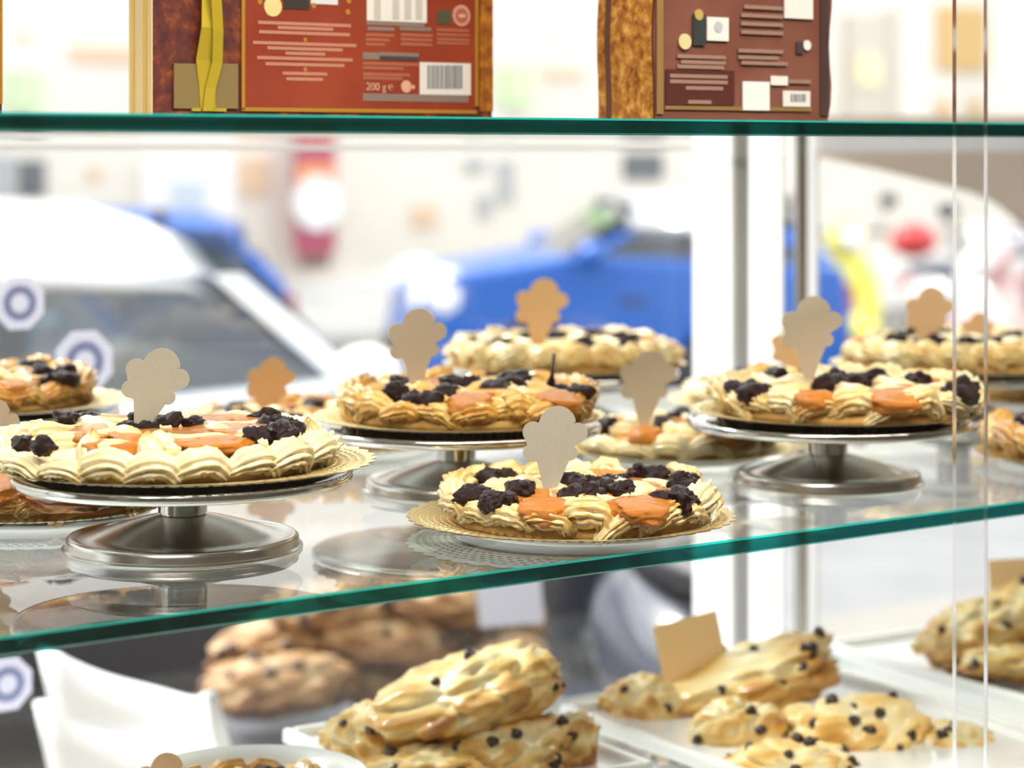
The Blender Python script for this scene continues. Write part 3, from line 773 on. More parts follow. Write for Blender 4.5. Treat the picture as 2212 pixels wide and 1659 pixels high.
def make_tart(loc, R, style, seed, label, rz=0.0, jams=None, cherries=None, peaks=(), tall=1.0, stem=None):
    rnd = random.Random(seed)
    r = empty('fruit_tart', loc, rz, label, 'tart', 'piped cream fruit tarts')
    put('crust', crust_mesh(R, seed), r)
    put('filling', filling_mesh(R, seed), r)
    sw = {'smooth': SW_SMOOTH, 'rough': SW_ROUGH, 'gold': SW_GOLD}[style]
    step = 0.039 if style == 'smooth' else 0.034
    n = round(2 * math.pi * R * 0.92 / step)
    if jams is None:
        jams = []
        for i in range(12):
            a = i * 2.4 + seed; q = 0.30 + 0.6 * ((i * 0.618) % 1)
            jams.append((q * math.cos(a), q * math.sin(a), rnd.uniform(0.8, 1.15)))
    if cherries is None:
        cherries = []
        for i in range(9):
            a = i * 2.4 + seed + 1.3; q = 0.28 + 0.62 * ((i * 0.618 + 0.35) % 1)
            cherries.append((q * math.cos(a), q * math.sin(a), 2 + i % 2))
    low = [math.atan2(y, x) for x, y, _ in list(jams) + list(cherries) if math.hypot(x, y) > 0.8]
    for i in range(n):
        a = 2 * math.pi * (i + rnd.uniform(-0.12, 0.12)) / n
        dip = 0.72 if any(abs((a - b + math.pi) % (2 * math.pi) - math.pi) < 0.20 for b in low) else 1.0
        rr = R * (0.95 if style == 'smooth' else 0.93) + rnd.uniform(-0.002, 0.002)
        sc = rnd.uniform(0.92, 1.08) * (1.06 if style == 'smooth' else 1.0)
        tilt = rnd.uniform(-0.12, 0.12) if style == 'smooth' else rnd.uniform(-0.45, 0.45)
        put('cream_swirl', sw[rnd.randrange(len(sw))], r, (rr * math.cos(a), rr * math.sin(a), -0.0005 if style == 'smooth' else 0.0045),
            (0, tilt, a + math.pi / 2), (sc, sc, sc * (0.80 if style == 'smooth' else 0.95) * dip))
    # lattice of piped ropes
    mat = m_creamgold if style == 'gold' else m_cream
    for d in (0, 1):
        for k in ((-1, 0, 1) if d == 0 else (-0.5, 0.5)):
            off = k * R * 0.54 + rnd.uniform(-0.05, 0.05) * R
            L = 2 * math.sqrt((R * 0.86) ** 2 - off * off)
            a = (0.5 if d == 0 else 0.5 + math.pi * 0.55) + rnd.uniform(-0.08, 0.08)
            me = make_rope(seed * 10 + d * 3 + int(k * 2) + 2, L, style != 'smooth', mat, rnd.uniform(0.0, 0.22))
            put('cream_rope', me, r, (-off * math.sin(a), off * math.cos(a), 0.0262 + 0.002 * d), (0, 0, a))
    for x, y, s in jams:
        q = math.hypot(x, y); a = math.atan2(y, x)
        zz = 0.0275 if q < 0.8 else 0.0262
        q_out = 1.04 if q > 0.8 else 1.0
        x, y = x * q_out, y * q_out
        put('apricot_jam', JAM[rnd.randrange(len(JAM))], r, (x * R, y * R, zz), (0.0, 0.25 if q > 0.8 else 0, a),
            (0.017 * s, 0.023 * s, 0.0105 if q < 0.8 else 0.0125))
    for x, y, k in cherries:
        for i in range(k):
            dx, dy = rnd.uniform(-0.013, 0.013), rnd.uniform(-0.011, 0.011)
            q = math.hypot(x, y)
            s = rnd.uniform(0.8, 1.15)
            put('cherry', CHERRY[rnd.randrange(len(CHERRY))], r, (x * R + dx, y * R + dy, (0.0315 if q < 0.8 else 0.0285) + rnd.uniform(-0.002, 0.003)),
                (rnd.uniform(-0.4, 0.4), rnd.uniform(-0.3, 0.3), rnd.uniform(0, 6)), (0.0125 * s, 0.0105 * s, 0.0092 * s))
    for x, y, s in peaks:
        put('cream_peak', PEAKS[rnd.randrange(3)], r, (x * R, y * R, 0.020), (rnd.uniform(-0.15, 0.15), rnd.uniform(-0.15, 0.15), rnd.uniform(0, 6)), s)
    if stem:
        x, y, h = stem
        pts = [(x * R, y * R, 0.028), (x * R, y * R, 0.036), (x * R + 0.001, y * R, 0.043), (x * R + 0.003, y * R, 0.028 + h)]
        v, f, b = star_sweep(pts, [0.0055, 0.005, 0.0022, 0.0014], 5, 0.1, 3)
        put('cherry_stem', mesh('cherry_stem', v, f, m_cherry), r)
    return r

# ----------------------------------------------------------------- doilies, stands, plates, cards
def doily_mesh(R):
    v = []; f = []; mi = []
    def zr(r): return 0.0014 + 0.0042 * max(0, (r / R - 0.66) / 0.34) ** 1.25
    r0 = 0.70 * R; n = 84; rings = 6
    rs = [r0 + (0.95 * R - r0) * i / rings for i in range(rings + 1)]
    for layer, dz in ((0, 0.0007), (1, 0.0)):
        b0 = len(v)
        # centre disc
        v.append(Vector((0, 0, zr(0) + dz)))
        for i in range(n):
            t = 2 * math.pi * i / n; v.append(Vector((r0 * math.cos(t), r0 * math.sin(t), zr(r0) + dz)))
        for i in range(n):
            q = (b0, b0 + 1 + i, b0 + 1 + (i + 1) % n); f.append(q if layer == 0 else q[::-1]); mi.append(layer)
        def pt(r, t, e=0.0): v.append(Vector((r * math.cos(t), r * math.sin(t), zr(r) + dz + e))); return len(v) - 1
        for j in range(rings):
            ra, rb = rs[j], rs[j + 1]
            sh = 0.5 if j % 2 else 0.0
            for i in range(n):
                ta, tb = 2 * math.pi * (i + sh) / n, 2 * math.pi * (i + 1 + sh) / n
                o = [pt(ra, ta), pt(ra, tb), pt(rb, tb), pt(rb, ta)]
                kx, kr = 0.22, 0.22
                h = [pt(ra + (rb - ra) * kr, ta + (tb - ta) * kx, -0.0009), pt(ra + (rb - ra) * kr, tb - (tb - ta) * kx, -0.0009), pt(rb - (rb - ra) * kr, tb - (tb - ta) * kx, -0.0009), pt(rb - (rb - ra) * kr, ta + (tb - ta) * kx, -0.0009)]
                for k in range(4):
                    q = (o[k], o[(k + 1) % 4], h[(k + 1) % 4], h[k]); f.append(q if layer == 1 else q[::-1]); mi.append(layer)
        m = n * 4
        ia = []; ib = []
        for i in range(m):
            t = 2 * math.pi * i / m
            ia.append(pt(rs[-1], t)); ib.append(pt(R * (0.972 + 0.028 * abs(math.sin(t * n / 4))), t))
        for i in range(m):
            j = (i + 1) % m; q = (ia[i], ib[i], ib[j], ia[j]); f.append(q if layer == 0 else q[::-1]); mi.append(layer)
    return mesh('paper_doily', v, f, [m_gold, m_white_paper], False, mi)
DOILY = doily_mesh(0.15)
def doily(loc, R, label, rz=0.0):
    o = put('paper_doily', DOILY, None, loc, (0, 0, rz), (R / 0.15, R / 0.15, 1))
    return tag(o, label, 'doily', 'gold paper doilies under the tarts')
def lathe_me(name, prof, m, n=96): 
    mb = MB(); mb.lathe(prof, n); return mb.me(name, m, True)
ST_BASE = lathe_me('base', [(0.0, 0.0), (0.1035, 0.0), (0.1055, 0.0012), (0.1055, 0.0026), (0.1030, 0.0036), (0.1022, 0.0075), (0.1018, 0.0105), (0.0995, 0.0125), (0.0965, 0.0128), (0.0930, 0.0113), (0.0905, 0.0105), (0.080, 0.0140), (0.060, 0.0205), (0.040, 0.0262), (0.0235, 0.0300), (0.0215, 0.0306), (0, 0.0306)], m_steel)
ST_STEM = lathe_me('stem', [(0.0, 0.0300), (0.0200, 0.0300), (0.0200, 0.0318), (0.0215, 0.0322), (0.0215, 0.0600), (0, 0.0600)], m_steel2)
ST_PLATE = lathe_me('plate', [(0, 0.0580), (0.120, 0.0580), (0.140, 0.0580), (0.1465, 0.0588), (0.1492, 0.0610), (0.1500, 0.0640), (0.1497, 0.0668), (0.1482, 0.0682), (0.1460, 0.0682), (0.142, 0.0665), (0.120, 0.0650), (0.112, 0.0716), (0, 0.0716)], m_steel2)
for me_ in (ST_BASE, ST_STEM, ST_PLATE): me_.set_sharp_from_angle(angle=math.radians(50))
def stand(loc, s, label):
    r = empty('cake_stand', loc, 0, label, 'cake stand', 'steel cake stands')
    put('base', ST_BASE, r, scale=(s, s, 1)); put('stem', ST_STEM, r, scale=(s, s, 1)); put('plate', ST_PLATE, r)
    return r
PLATE = lathe_me('serving_plate', [(0, 0), (0.104, 0), (0.108, 0.001), (0.1115, 0.0048), (0.111, 0.0058), (0.109, 0.0058), (0.104, 0.0050), (0, 0.0050)], m_porcelain)
def plate(loc, label, s=1.0):
    o = put('serving_plate', PLATE, None, loc, (0, 0, 0), (s, s, 1))
    return tag(o, label, 'plate', 'flat white plates under the doilies')
def card_outline():
    # ice-cream-cone outline: scoops with scallops above, a tapering cone below
    def arc(cx, cy, r, a0, a1, n=9): return [(cx + r * math.cos(math.radians(a0 + (a1 - a0) * i / n)), cy + r * math.sin(math.radians(a0 + (a1 - a0) * i / n))) for i in range(n + 1)]
    S = 0.0001618
    pts = []
    pts += arc(94, -262, 42, -78, 62)      # lower right scoop (x right, y up; bottom of cone = y -438)
    pts += arc(132, -148, 56, -42, 118)    # right scoop
    pts += arc(18, -104, 104, 12, 166, 16)  # crown
    pts += arc(-118, -152, 60, 62, 222)    # left scoop
    pts += arc(-124, -268, 50, 120, 286)   # lower left scoop
    pts += [(-92, -318), (-60, -438), (-40, -500), (15, -500), (36, -436), (88, -306)]
    return [(x * S, (y + 438) * S) for x, y in pts]
def card_mesh(m_face):
    pts = card_outline()
    n = len(pts); t = 0.0004
    b = bmesh.new()
    vs = [b.verts.new((x, -t, y)) for x, y in pts]
    f = b.faces.new(vs)
    e = bmesh.ops.extrude_face_region(b, geom=[f])
    for g in e['geom']:
        if isinstance(g, bmesh.types.BMVert): g.co.y += 2 * t
    bmesh.ops.recalc_face_normals(b, faces=b.faces[:])
    for fc in b.faces: fc.material_index = 1 if abs(fc.normal.y) < 0.5 else 0
    bmesh.ops.triangulate(b, faces=[q for q in b.faces if len(q.verts) > 4])
    me = bpy.data.meshes.new('name_card'); b.to_mesh(me); b.free()
    me.materials.append(m_face); me.materials.append(m_card_edge)
    return me
CARD = card_mesh(m_card)
CARD_BACKLIT = card_mesh(m_card_backlit)
CARD_MID = card_mesh(m_card_mid)
def card(px, py, Y, wpx, label, lean=0.0, yaw=0.0):
    o = put('name_card', CARD if 'grey' in label else CARD_BACKLIT if 'orange' in label or 'tan ' in label else CARD_MID, None, P(px, py, Y), (0, lean, yaw), wpx * Y / FPX / 0.0602)
    return tag(o, label, 'card', 'cone shaped cards stuck in the tarts')

def on_shelf(px, Y, dz=0.0): return Vector(((px - 1106) / FPX * Y, Y, EYE + H2 + dz))
ZS, ZP = 0.0716, 0.0051
# --- front left stand
stand(on_shelf(395, 2.04), 1.0, 'steel cake stand nearest the shelf corner, under the smooth swirled tart')
doily(on_shelf(404, 2.045, ZS), 0.1675, 'gold doily overhanging the nearest cake stand')
make_tart(on_shelf(358, 2.04, ZS + 0.0016), 0.142, 'smooth', 3, 'large pale tart with smooth shell swirls on the nearest cake stand', 0.0,
          jams=[(-0.22, -0.72, 1.1), (0.35, -0.62, 1.6), (0.05, -0.25, 2.2), (0.45, 0.05, 2.4), (-0.40, -0.05, 1.8), (0.0, 0.5, 2.2), (0.4, 0.55, 1.6), (-0.5, 0.5, 1.4)],
          cherries=[(-0.84, -0.36, 1), (-0.62, -0.74, 1), (-0.62, 0.35, 2), (-0.16, -0.02, 4), (0.05, 0.12, 3), (-0.15, 0.35, 2), (0.58, 0.50, 3), (0.63, 0.22, 2), (0.72, -0.12, 2), (0.66, -0.38, 3), (0.80, 0.15, 2)],
          peaks=[(-0.32, -0.72, 0.95), (0.02, -0.78, 0.9), (0.88, 0.12, 0.7), (0.86, 0.28, 0.7)])
card(312, 915, 2.035, 143, 'greyish cone card leaning in the large pale tart', 0.24)
# --- second stand
stand(on_shelf(986, 2.394), 0.935, 'steel cake stand in the middle, under the well browned tart')
doily(on_shelf(992, 2.394, ZS), 0.152, 'gold doily on the middle cake stand')
make_tart(on_shelf(1007, 2.394, ZS + 0.0016), 0.1257, 'gold', 5, 'well browned tart with a dark pointed stem on the middle cake stand', 0.0,
          jams=[(0.05, -0.88, 1.1), (0.72, -0.62, 1.1), (0.25, -0.3, 1.2), (-0.35, 0.1, 1.5), (0.3, 0.35, 1.4), (-0.2, 0.6, 1.2), (-0.6, -0.4, 1)],
          cherries=[(-0.33, -0.86, 4), (-0.62, -0.5, 3), (-0.55, 0.15, 3), (-0.05, 0.25, 3), (0.30, -0.05, 3), (0.4, 0.55, 3), (0.90, -0.22, 4), (-0.1, -0.5, 2)], stem=(0.70, 0.10, 0.038))
card(903, 817, 2.385, 129, 'beige cone card in the well browned tart', -0.03)
# --- third stand
stand(on_shelf(1789, 2.446), 0.95, 'steel cake stand beside the pane edges')
doily(on_shelf(1806, 2.446, ZS), 0.153, 'gold doily on the cake stand beside the pane edges')
make_tart(on_shelf(1827, 2.446, ZS + 0.0016), 0.1365, 'rough', 8, 'tart with glossy white glare crossing behind the pane edge', 0.0,
          jams=[(-0.35, -0.88, 0.9), (0.22, -0.90, 1.35), (-0.3, 0.2, 1.2), (0.6, 0.3, 1.2), (0.1, 0.5, 1.4), (0.45, -0.3, 1.0)],
          cherries=[(-0.80, -0.52, 5), (-0.85, -0.40, 3), (-0.15, -0.25, 4), (0.05, 0.05, 3), (0.25, 0.25, 3), (-0.55, 0.45, 3), (0.55, -0.05, 3), (0.84, -0.30, 3), (0.7, -0.65, 2)])
card(1752, 797, 2.41, 134, 'brown shaded cone card beside the window post', 0.0)
# --- front plate
plate(on_shelf(1240, 2.15), 'white plate at the shelf front under the low tart')
doily(on_shelf(1233, 2.15, ZP + 0.0015), 0.1535, 'gold doily on the white plate at the shelf front')
make_tart(on_shelf(1253, 2.14, ZP + 0.003), 0.1205, 'rough', 2, 'low tart with rough piping and black cherries at the shelf front', 0.0,
          jams=[(-0.27, -0.86, 1.15), (0.40, -0.84, 1.3), (-0.42, -0.25, 1.2), (-0.30, 0.45, 1.4), (0.20, 0.70, 1.4), (0.45, 0.15, 1.3), (0.05, -0.5, 1.0), (0.1, 0.35, 1.2), (0.6, -0.3, 1)],
          cherries=[(-0.68, -0.74, 4), (-0.74, -0.38, 4), (-0.55, -0.36, 2), (-0.66, 0.38, 5), (-0.08, -0.05, 4), (0.06, -0.10, 3), (0.02, -0.58, 3), (0.22, -0.38, 2), (0.22, 0.22, 2), (0.70, -0.62, 4), (0.72, -0.52, 3), (0.52, 0.62, 4), (0.78, 0.30, 3), (0.88, 0.08, 3)],
          peaks=[(0.56, -0.62, 0.75), (0.74, -0.28, 0.6)])
card(1194, 1045, 2.11, 143, 'pale grey cone card in the low tart at the shelf front', 0.03)
# --- back row stands
stand(on_shelf(1215, 2.98), 1.0, 'steel cake stand in the back row before the blue car')
doily(on_shelf(1220, 2.98, ZS), 0.158, 'gold doily on the back stand before the blue car')
make_tart(on_shelf(1220, 2.98, ZS + 0.0016), 0.146, 'rough', 12, 'blurred tart on the back stand before the blue car')
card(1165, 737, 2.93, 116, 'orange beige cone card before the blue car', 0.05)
stand(on_shelf(2060, 2.98), 1.0, 'steel cake stand in the back row behind the pane edges')
doily(on_shelf(2070, 2.98, ZS), 0.165, 'gold doily on the back stand behind the pane edges')
make_tart(on_shelf(2073, 2.98, ZS + 0.0016), 0.142, 'rough', 15, 'blurred tart on the back stand behind the pane edges')
card(2004, 743, 2.93, 106, 'backlit tan cone card cut off by the pane edge', 0.04)
stand(on_shelf(-40, 2.54), 1.0, 'steel cake stand cut off by the picture edge behind the nearest stand')
doily(on_shelf(-25, 2.54, ZS), 0.155, 'gold doily on the stand cut off by the picture edge')
make_tart(on_shelf(-76, 2.54, ZS + 0.0016), 0.136, 'gold', 18, 'tart with wine red cherry on the stand cut off by the picture edge', 0.0,
          jams=[(0.55, -0.72, 0.9), (0.2, -0.8, 1), (0.0, 0.1, 1.6), (0.5, 0.3, 1.2), (-0.4, 0, 1)], cherries=[(0.86, -0.40, 4), (0.75, -0.1, 3), (0.3, -0.6, 2), (0.4, 0.5, 3), (0.0, -0.4, 3)])
# --- tarts on plates on the shelf
plate(on_shelf(1456, 2.65), 'white plate between the middle and right stands', 0.95)
doily(on_shelf(1462, 2.65, ZP + 0.0015), 0.134, 'gold doily between the middle and right stands')
make_tart(on_shelf(1456, 2.65, ZP + 0.003), 0.104, 'smooth', 21, 'small pale tart on the shelf between the middle and right stands', 0.0,
          jams=[(0.52, -0.80, 1.3), (-0.35, -0.85, 0.9), (0.0, 0.1, 1.6), (0.5, 0.4, 1.2), (-0.5, 0.2, 1.3)], cherries=[(0.88, -0.42, 3), (-0.85, -0.4, 2), (0.1, 0.5, 3), (0.2, -0.3, 2), (-0.2, -0.3, 2)])
card(1396, 903, 2.60, 124, 'dull beige cone card between the middle and right stands', 0.03)
plate(on_shelf(700, 2.75), 'white plate behind and between the two left stands', 1.15)
doily(on_shelf(720, 2.75, ZP + 0.0015), 0.165, 'gold doily behind and between the two left stands')
make_tart(on_shelf(690, 2.75, ZP + 0.003), 0.138, 'gold', 24, 'golden tart half hidden behind the two left stands')
card(580, 896, 2.78, 106, 'blurred backlit orange cone card behind the large pale tart', 0.05)
plate(on_shelf(80, 2.23), 'white plate under the amber tart behind the nearest stand')
doily(on_shelf(80, 2.23, ZP + 0.0015), 0.130, 'gold doily under the amber tart behind the nearest stand')
make_tart(on_shelf(84, 2.23, ZP + 0.003), 0.113, 'gold', 27, 'amber glazed tart on the shelf under the nearest cake stand', 0.0,
          jams=[(-0.35, -0.88, 2.3), (0.42, -0.86, 2.0), (0.05, -0.5, 1.6), (0.7, -0.35, 1.2), (-0.1, 0.2, 2), (0.4, 0.4, 1.4)], cherries=[(0.1, -0.82, 1), (0.90, -0.25, 3), (0.5, 0.1, 2), (-0.5, 0, 3)])
card(-22, 1000, 2.20, 118, 'cone card cut off by the picture edge behind the large pale tart', 0.05)
plate(on_shelf(2371, 2.60), 'white plate cut off by the picture edge behind the panes')
doily(on_shelf(2365, 2.60, ZP + 0.0015), 0.135, 'gold doily cut off by the picture edge behind the panes')
make_tart(on_shelf(2371, 2.60, ZP + 0.003), 0.12, 'gold', 30, 'browned tart on the shelf cut off by the picture edge')
plate(on_shelf(1690, 3.15), 'white plate hidden behind the right cake stand')
doily(on_shelf(1680, 3.15, ZP + 0.0015), 0.150, 'gold doily hidden behind the right cake stand')
make_tart(on_shelf(1690, 3.15, ZP + 0.003), 0.12, 'smooth', 33, 'tart hidden behind the right cake stand')
card(1712, 815, 3.10, 100, 'backlit orange cone card peeping out behind the brown shaded card', 0.0)
plate(on_shelf(2290, 3.20), 'white plate below the back stand behind the panes')
doily(on_shelf(2290, 3.20, ZP + 0.0015), 0.14, 'gold doily below the back stand behind the panes')
make_tart(on_shelf(2290, 3.20, ZP + 0.003), 0.12, 'gold', 36, 'yellow tart on the shelf below the back stand behind the panes')
card(2110, 762, 3.08, 74, 'small backlit tan cone card between the two pane edges', 0.02)

# ----------------------------------------------------------------- lower shelf: trays, scones
def scone_mesh(seed):
    b = bmesh.new(); bmesh.ops.create_icosphere(b, subdivisions=5, radius=1)
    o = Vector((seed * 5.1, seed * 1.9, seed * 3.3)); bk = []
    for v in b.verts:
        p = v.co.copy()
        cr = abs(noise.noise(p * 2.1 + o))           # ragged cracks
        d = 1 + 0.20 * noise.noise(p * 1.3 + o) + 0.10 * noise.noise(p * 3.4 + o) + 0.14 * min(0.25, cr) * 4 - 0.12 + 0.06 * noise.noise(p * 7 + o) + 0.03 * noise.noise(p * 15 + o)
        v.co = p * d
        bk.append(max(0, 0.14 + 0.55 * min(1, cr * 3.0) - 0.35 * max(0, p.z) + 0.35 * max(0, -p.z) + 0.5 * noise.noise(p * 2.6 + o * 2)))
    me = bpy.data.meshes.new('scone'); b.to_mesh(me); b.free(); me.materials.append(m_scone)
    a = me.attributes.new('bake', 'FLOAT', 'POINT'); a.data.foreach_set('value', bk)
    me.polygons.foreach_set('use_smooth', [True] * len(me.polygons))
    return me
SC = [scone_mesh(i) for i in range(6)]
m_scone_dim = bakemat('dim_reflected_scone_crust', [(0.0, (0.50, 0.34, 0.18)), (0.4, (0.38, 0.20, 0.07)), (0.75, (0.22, 0.09, 0.025)), (1.0, (0.08, 0.03, 0.015))], 0.6, 0.1)  # darker crust imitates the dimness of scones mirrored in the window
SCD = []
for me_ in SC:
    q_ = me_.copy(); q_.materials[0] = m_scone_dim; SCD.append(q_)
CHIP = [lump('chocolate_chip', m_chip, 60 + i, 2, 0.3, 1.4, None, 0.1, 4) for i in range(3)]
def scone(px, py, Y, w, h, tilt, seed, label, group, chips=14, depth=0.75, meshes=None):
    """a chunky scone; w and h are its width and height in hundredths of its distance"""
    rnd = random.Random(seed * 7 + 1)
    rx, rz_ = w * Y / FPX / 2, h * Y / FPX / 2
    ry = max(rx * depth, rz_)
    r = empty('chocolate_chip_scone', P(px, py, Y), 0, label, 'scone', group)
    r.rotation_euler = (0, -math.radians(tilt), 0)
    me = (meshes or SC)[seed % len(SC)]
    put('dough', me, r, scale=(rx, ry, rz_))
    n = len(me.vertices)
    for k in range(chips):
        for _ in range(40):
            co = me.vertices[rnd.randrange(n)].co
            if co.y < 0.35 and co.z > -0.75: break
        s = rnd.uniform(0.0045, 0.0080) * Y / 2.6
        put('chocolate_chip', CHIP[k % 3], r, (co.x * rx * 0.965, co.y * ry * 0.965, co.z * rz_ * 0.965), (rnd.uniform(0, 3), rnd.uniform(0, 3), rnd.uniform(0, 3)), (s * 1.3, s, s))
    return r
def tray(name, c, a, w, l, h, m, label, cat='tray', rim=0.012):
    r = empty(name, c, a, label, cat)
    MB().box((0, 0, h * 0.25), (w, l, h * 0.5)).build('tray_floor', m, r, bevel=0.003)
    for sx in (-1, 1):
        MB().box((sx * (w / 2 - rim / 2), 0, h * 0.6), (rim, l, h * 1.2)).build('rim', m, r, bevel=0.004)
        MB().box((0, sx * (l / 2 - rim / 2), h * 0.6), (w - 2 * rim, rim, h * 1.2)).build('rim', m, r, bevel=0.004)
    return r
ta = math.atan2(-0.84, 0.54) + math.pi / 2
TZ = EYE + HL
def tray_at(px, py, w, l, m, label, h=0.014):
    p = G(px, py, HL); return tray('serving_tray', (p.x, p.y, TZ), ta, w, l, h, m, label)
tray_at(1000, 1640, 0.27, 0.34, m_porcelain, 'white tray under the middle heap of scones')
tray_at(1790, 1600, 0.40, 0.50, m_porcelain, 'white tray under the right heap of scones')
tray_at(2250, 1460, 0.30, 0.50, m_porcelain, 'white tray behind the pane edges')
g1, g2, g3, g4 = 'scones heaped in the middle', 'scones heaped beside the tan card', 'scones behind the pane edges', 'scones standing in for a window reflection'
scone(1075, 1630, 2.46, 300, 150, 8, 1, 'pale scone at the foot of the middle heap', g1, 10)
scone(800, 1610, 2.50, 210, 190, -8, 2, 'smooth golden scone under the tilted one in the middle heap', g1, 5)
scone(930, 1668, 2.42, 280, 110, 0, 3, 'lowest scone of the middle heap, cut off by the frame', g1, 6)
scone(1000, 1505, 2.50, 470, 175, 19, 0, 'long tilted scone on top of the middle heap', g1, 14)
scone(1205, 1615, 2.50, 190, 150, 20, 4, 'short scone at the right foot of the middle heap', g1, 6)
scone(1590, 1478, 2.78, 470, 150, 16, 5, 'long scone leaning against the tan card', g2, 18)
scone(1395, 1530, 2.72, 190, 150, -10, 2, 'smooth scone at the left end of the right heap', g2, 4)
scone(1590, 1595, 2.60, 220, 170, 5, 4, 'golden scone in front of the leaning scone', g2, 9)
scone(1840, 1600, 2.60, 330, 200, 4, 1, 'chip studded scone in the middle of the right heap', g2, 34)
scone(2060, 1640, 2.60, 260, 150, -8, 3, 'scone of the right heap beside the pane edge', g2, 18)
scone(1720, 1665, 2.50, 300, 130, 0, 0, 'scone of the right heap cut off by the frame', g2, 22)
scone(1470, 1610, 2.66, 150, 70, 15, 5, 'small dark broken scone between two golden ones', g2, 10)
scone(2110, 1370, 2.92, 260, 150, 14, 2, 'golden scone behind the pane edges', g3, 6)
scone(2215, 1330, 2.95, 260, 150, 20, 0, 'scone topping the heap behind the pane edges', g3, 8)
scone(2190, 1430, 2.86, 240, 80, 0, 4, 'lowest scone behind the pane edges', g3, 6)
for i, (x, y, w, h, t) in enumerate([(600, 1490, 330, 140, 5), (880, 1490, 330, 130, -5), (1090, 1450, 200, 140, 8), (620, 1395, 340, 130, 10), (860, 1390, 330, 140, -6), (1070, 1340, 240, 130, 4), (740, 1315, 330, 120, 4), (960, 1300, 320, 110, -4)]):  # heap built outside in place of a reflection in the window
    scone(x, y - 8, tb.y + (-0.10, 0.02, -0.06, 0.06, 0.0, 0.03, 0.02, 0.0)[i], w, h, t, i + 1, ['reflected scone at the left foot of the back heap', 'reflected scone at the middle foot of the back heap', 'reflected scone at the right foot of the back heap', 'reflected scone in the middle row of the back heap, next to the chairs', 'reflected scone in the centre of the back heap', 'reflected scone under the lilac card', 'reflected scone atop the back heap, farther from the lilac card', 'reflected scone atop the back heap, next to the lilac card'][i], g4, 14, 0.6, SCD)
def flatcard(px, py, Y, w, h, m, label, yaw=0.0, tilt=0.0):
    s = Y / FPX
    b = MB(); b.box((0, 0, 0), (w * s, 0.0012, h * s))
    o = b.build('price_card', m, None, loc=P(px, py, Y), rot=(-0.12, tilt, yaw))
    return tag(o, label, 'card')
flatcard(1494, 1410, 2.76, 152, 150, m_card_sand, 'tan rectangular card standing in the right heap of scones', 0.35, -0.17)
flatcard(1102, 1302, tb.y - 0.17, 140, 96, M('lilac_card', (0.60, 0.60, 0.70), 0.8), 'lilac white rectangular card on the reflected heap of scones', 0.0, -0.08)
flatcard(2205, 1262, 2.98, 150, 110, m_card_sand, 'tan rectangular card behind the pane edges, lower right', 0.3, 0.0)
# white dish with a tart in the lower corner
dp = P(545, 1700, 2.24)
dm = lathe_me('serving_dish', [(0, 0), (0.07, 0), (0.075, 0.004), (0.102, 0.022), (0.112, 0.030), (0.1135, 0.032), (0.111, 0.033), (0.100, 0.026), (0.072, 0.008), (0, 0.008)], m_porcelain)
tag(put('serving_dish', dm, None, (dp.x, dp.y, TZ), scale=(1, 1, 1.9)), 'round white dish at the bottom frame edge', 'dish')
make_tart((dp.x - 0.004, dp.y, TZ + 0.0165), 0.078, 'gold', 41, 'tart lying in the round white dish', 0.0, jams=[(0, 0, 1), (0.4, 0.4, 1), (-0.4, 0.4, 1)], cherries=[(0.2, 0.6, 2), (-0.5, -0.1, 2)])
card(352, 1772, 2.19, 125, 'tan cone card in the round white dish', 0.03)

# ----------------------------------------------------------------- reflections of octagonal signs, built as discs on the window
def octagon(px, py, rpx, label):
    p = PV(px, py, VW + 0.002); s = p.y / FPX
    r = empty('window_reflection', p, YAW, label, 'reflection', 'octagonal sign reflections in the window')
    rad = rpx * s * 1.1
    b = MB(); b.lathe([(0, 0), (rad, 0), (rad, 0.001), (0, 0.001)], 8)
    b.build('paper', papermat('white_reflection', (0.80, 0.80, 0.86), (0.75, 0.76, 0.86), 0.5), r, rot=(math.pi / 2, math.pi / 8, 0))
    b = MB(); b.lathe([(rad * 0.34, 0), (rad * 0.62, 0), (rad * 0.62, 0.0008), (rad * 0.34, 0.0008)], 24)
    b.build('blue_ring', papermat('blue_print', (0.48, 0.52, 0.72), (0.50, 0.54, 0.78), 0.5), r, loc=(0, -0.0012, 0), rot=(math.pi / 2, 0, 0))
octagon(42, 655, 56, 'reflected white octagonal sign with blue ring, highest of the three')
octagon(182, 782, 66, 'reflected white octagonal sign with blue ring, above the nearest stand')
octagon(16, 1478, 56, 'reflected white octagonal sign with blue ring, below the middle shelf')

# ----------------------------------------------------------------- gift boxes on the top shelf
def marbled(name, c1, c2, c3, sc, rough=0.45):
    m, nt, N, L, b = newmat(name)
    tc = N.new('ShaderNodeTexCoord')
    n1 = N.new('ShaderNodeTexNoise'); n1.inputs['Scale'].default_value = sc; n1.inputs['Detail'].default_value = 5; n1.inputs['Roughness'].default_value = 0.65
    L.new(tc.outputs['Object'], n1.inputs['Vector'])
    r = N.new('ShaderNodeValToRGB'); e = r.color_ramp.elements
    e[0].position, e[0].color = 0.35, (*c1, 1); e[1].position, e[1].color = 0.72, (*c3, 1)
    q = e.new(0.53); q.color = (*c2, 1)
    L.new(n1.outputs['Fac'], r.inputs[0]); L.new(r.outputs[0], b.inputs['Base Color'])
    b.inputs['Roughness'].default_value = rough
    return m
m_marb = marbled('marbled_brown_print', (0.045, 0.008, 0.012), (0.13, 0.022, 0.012), (0.36, 0.09, 0.01), 60)
m_glit = marbled('gold_glitter_print', (0.22, 0.06, 0.01), (0.55, 0.24, 0.03), (0.85, 0.55, 0.16), 95)
m_red = M('brick_red_panel', (0.22, 0.022, 0.008), 0.4, noise_=(9, (0.30, 0.045, 0.015), 0.35, 0.7))
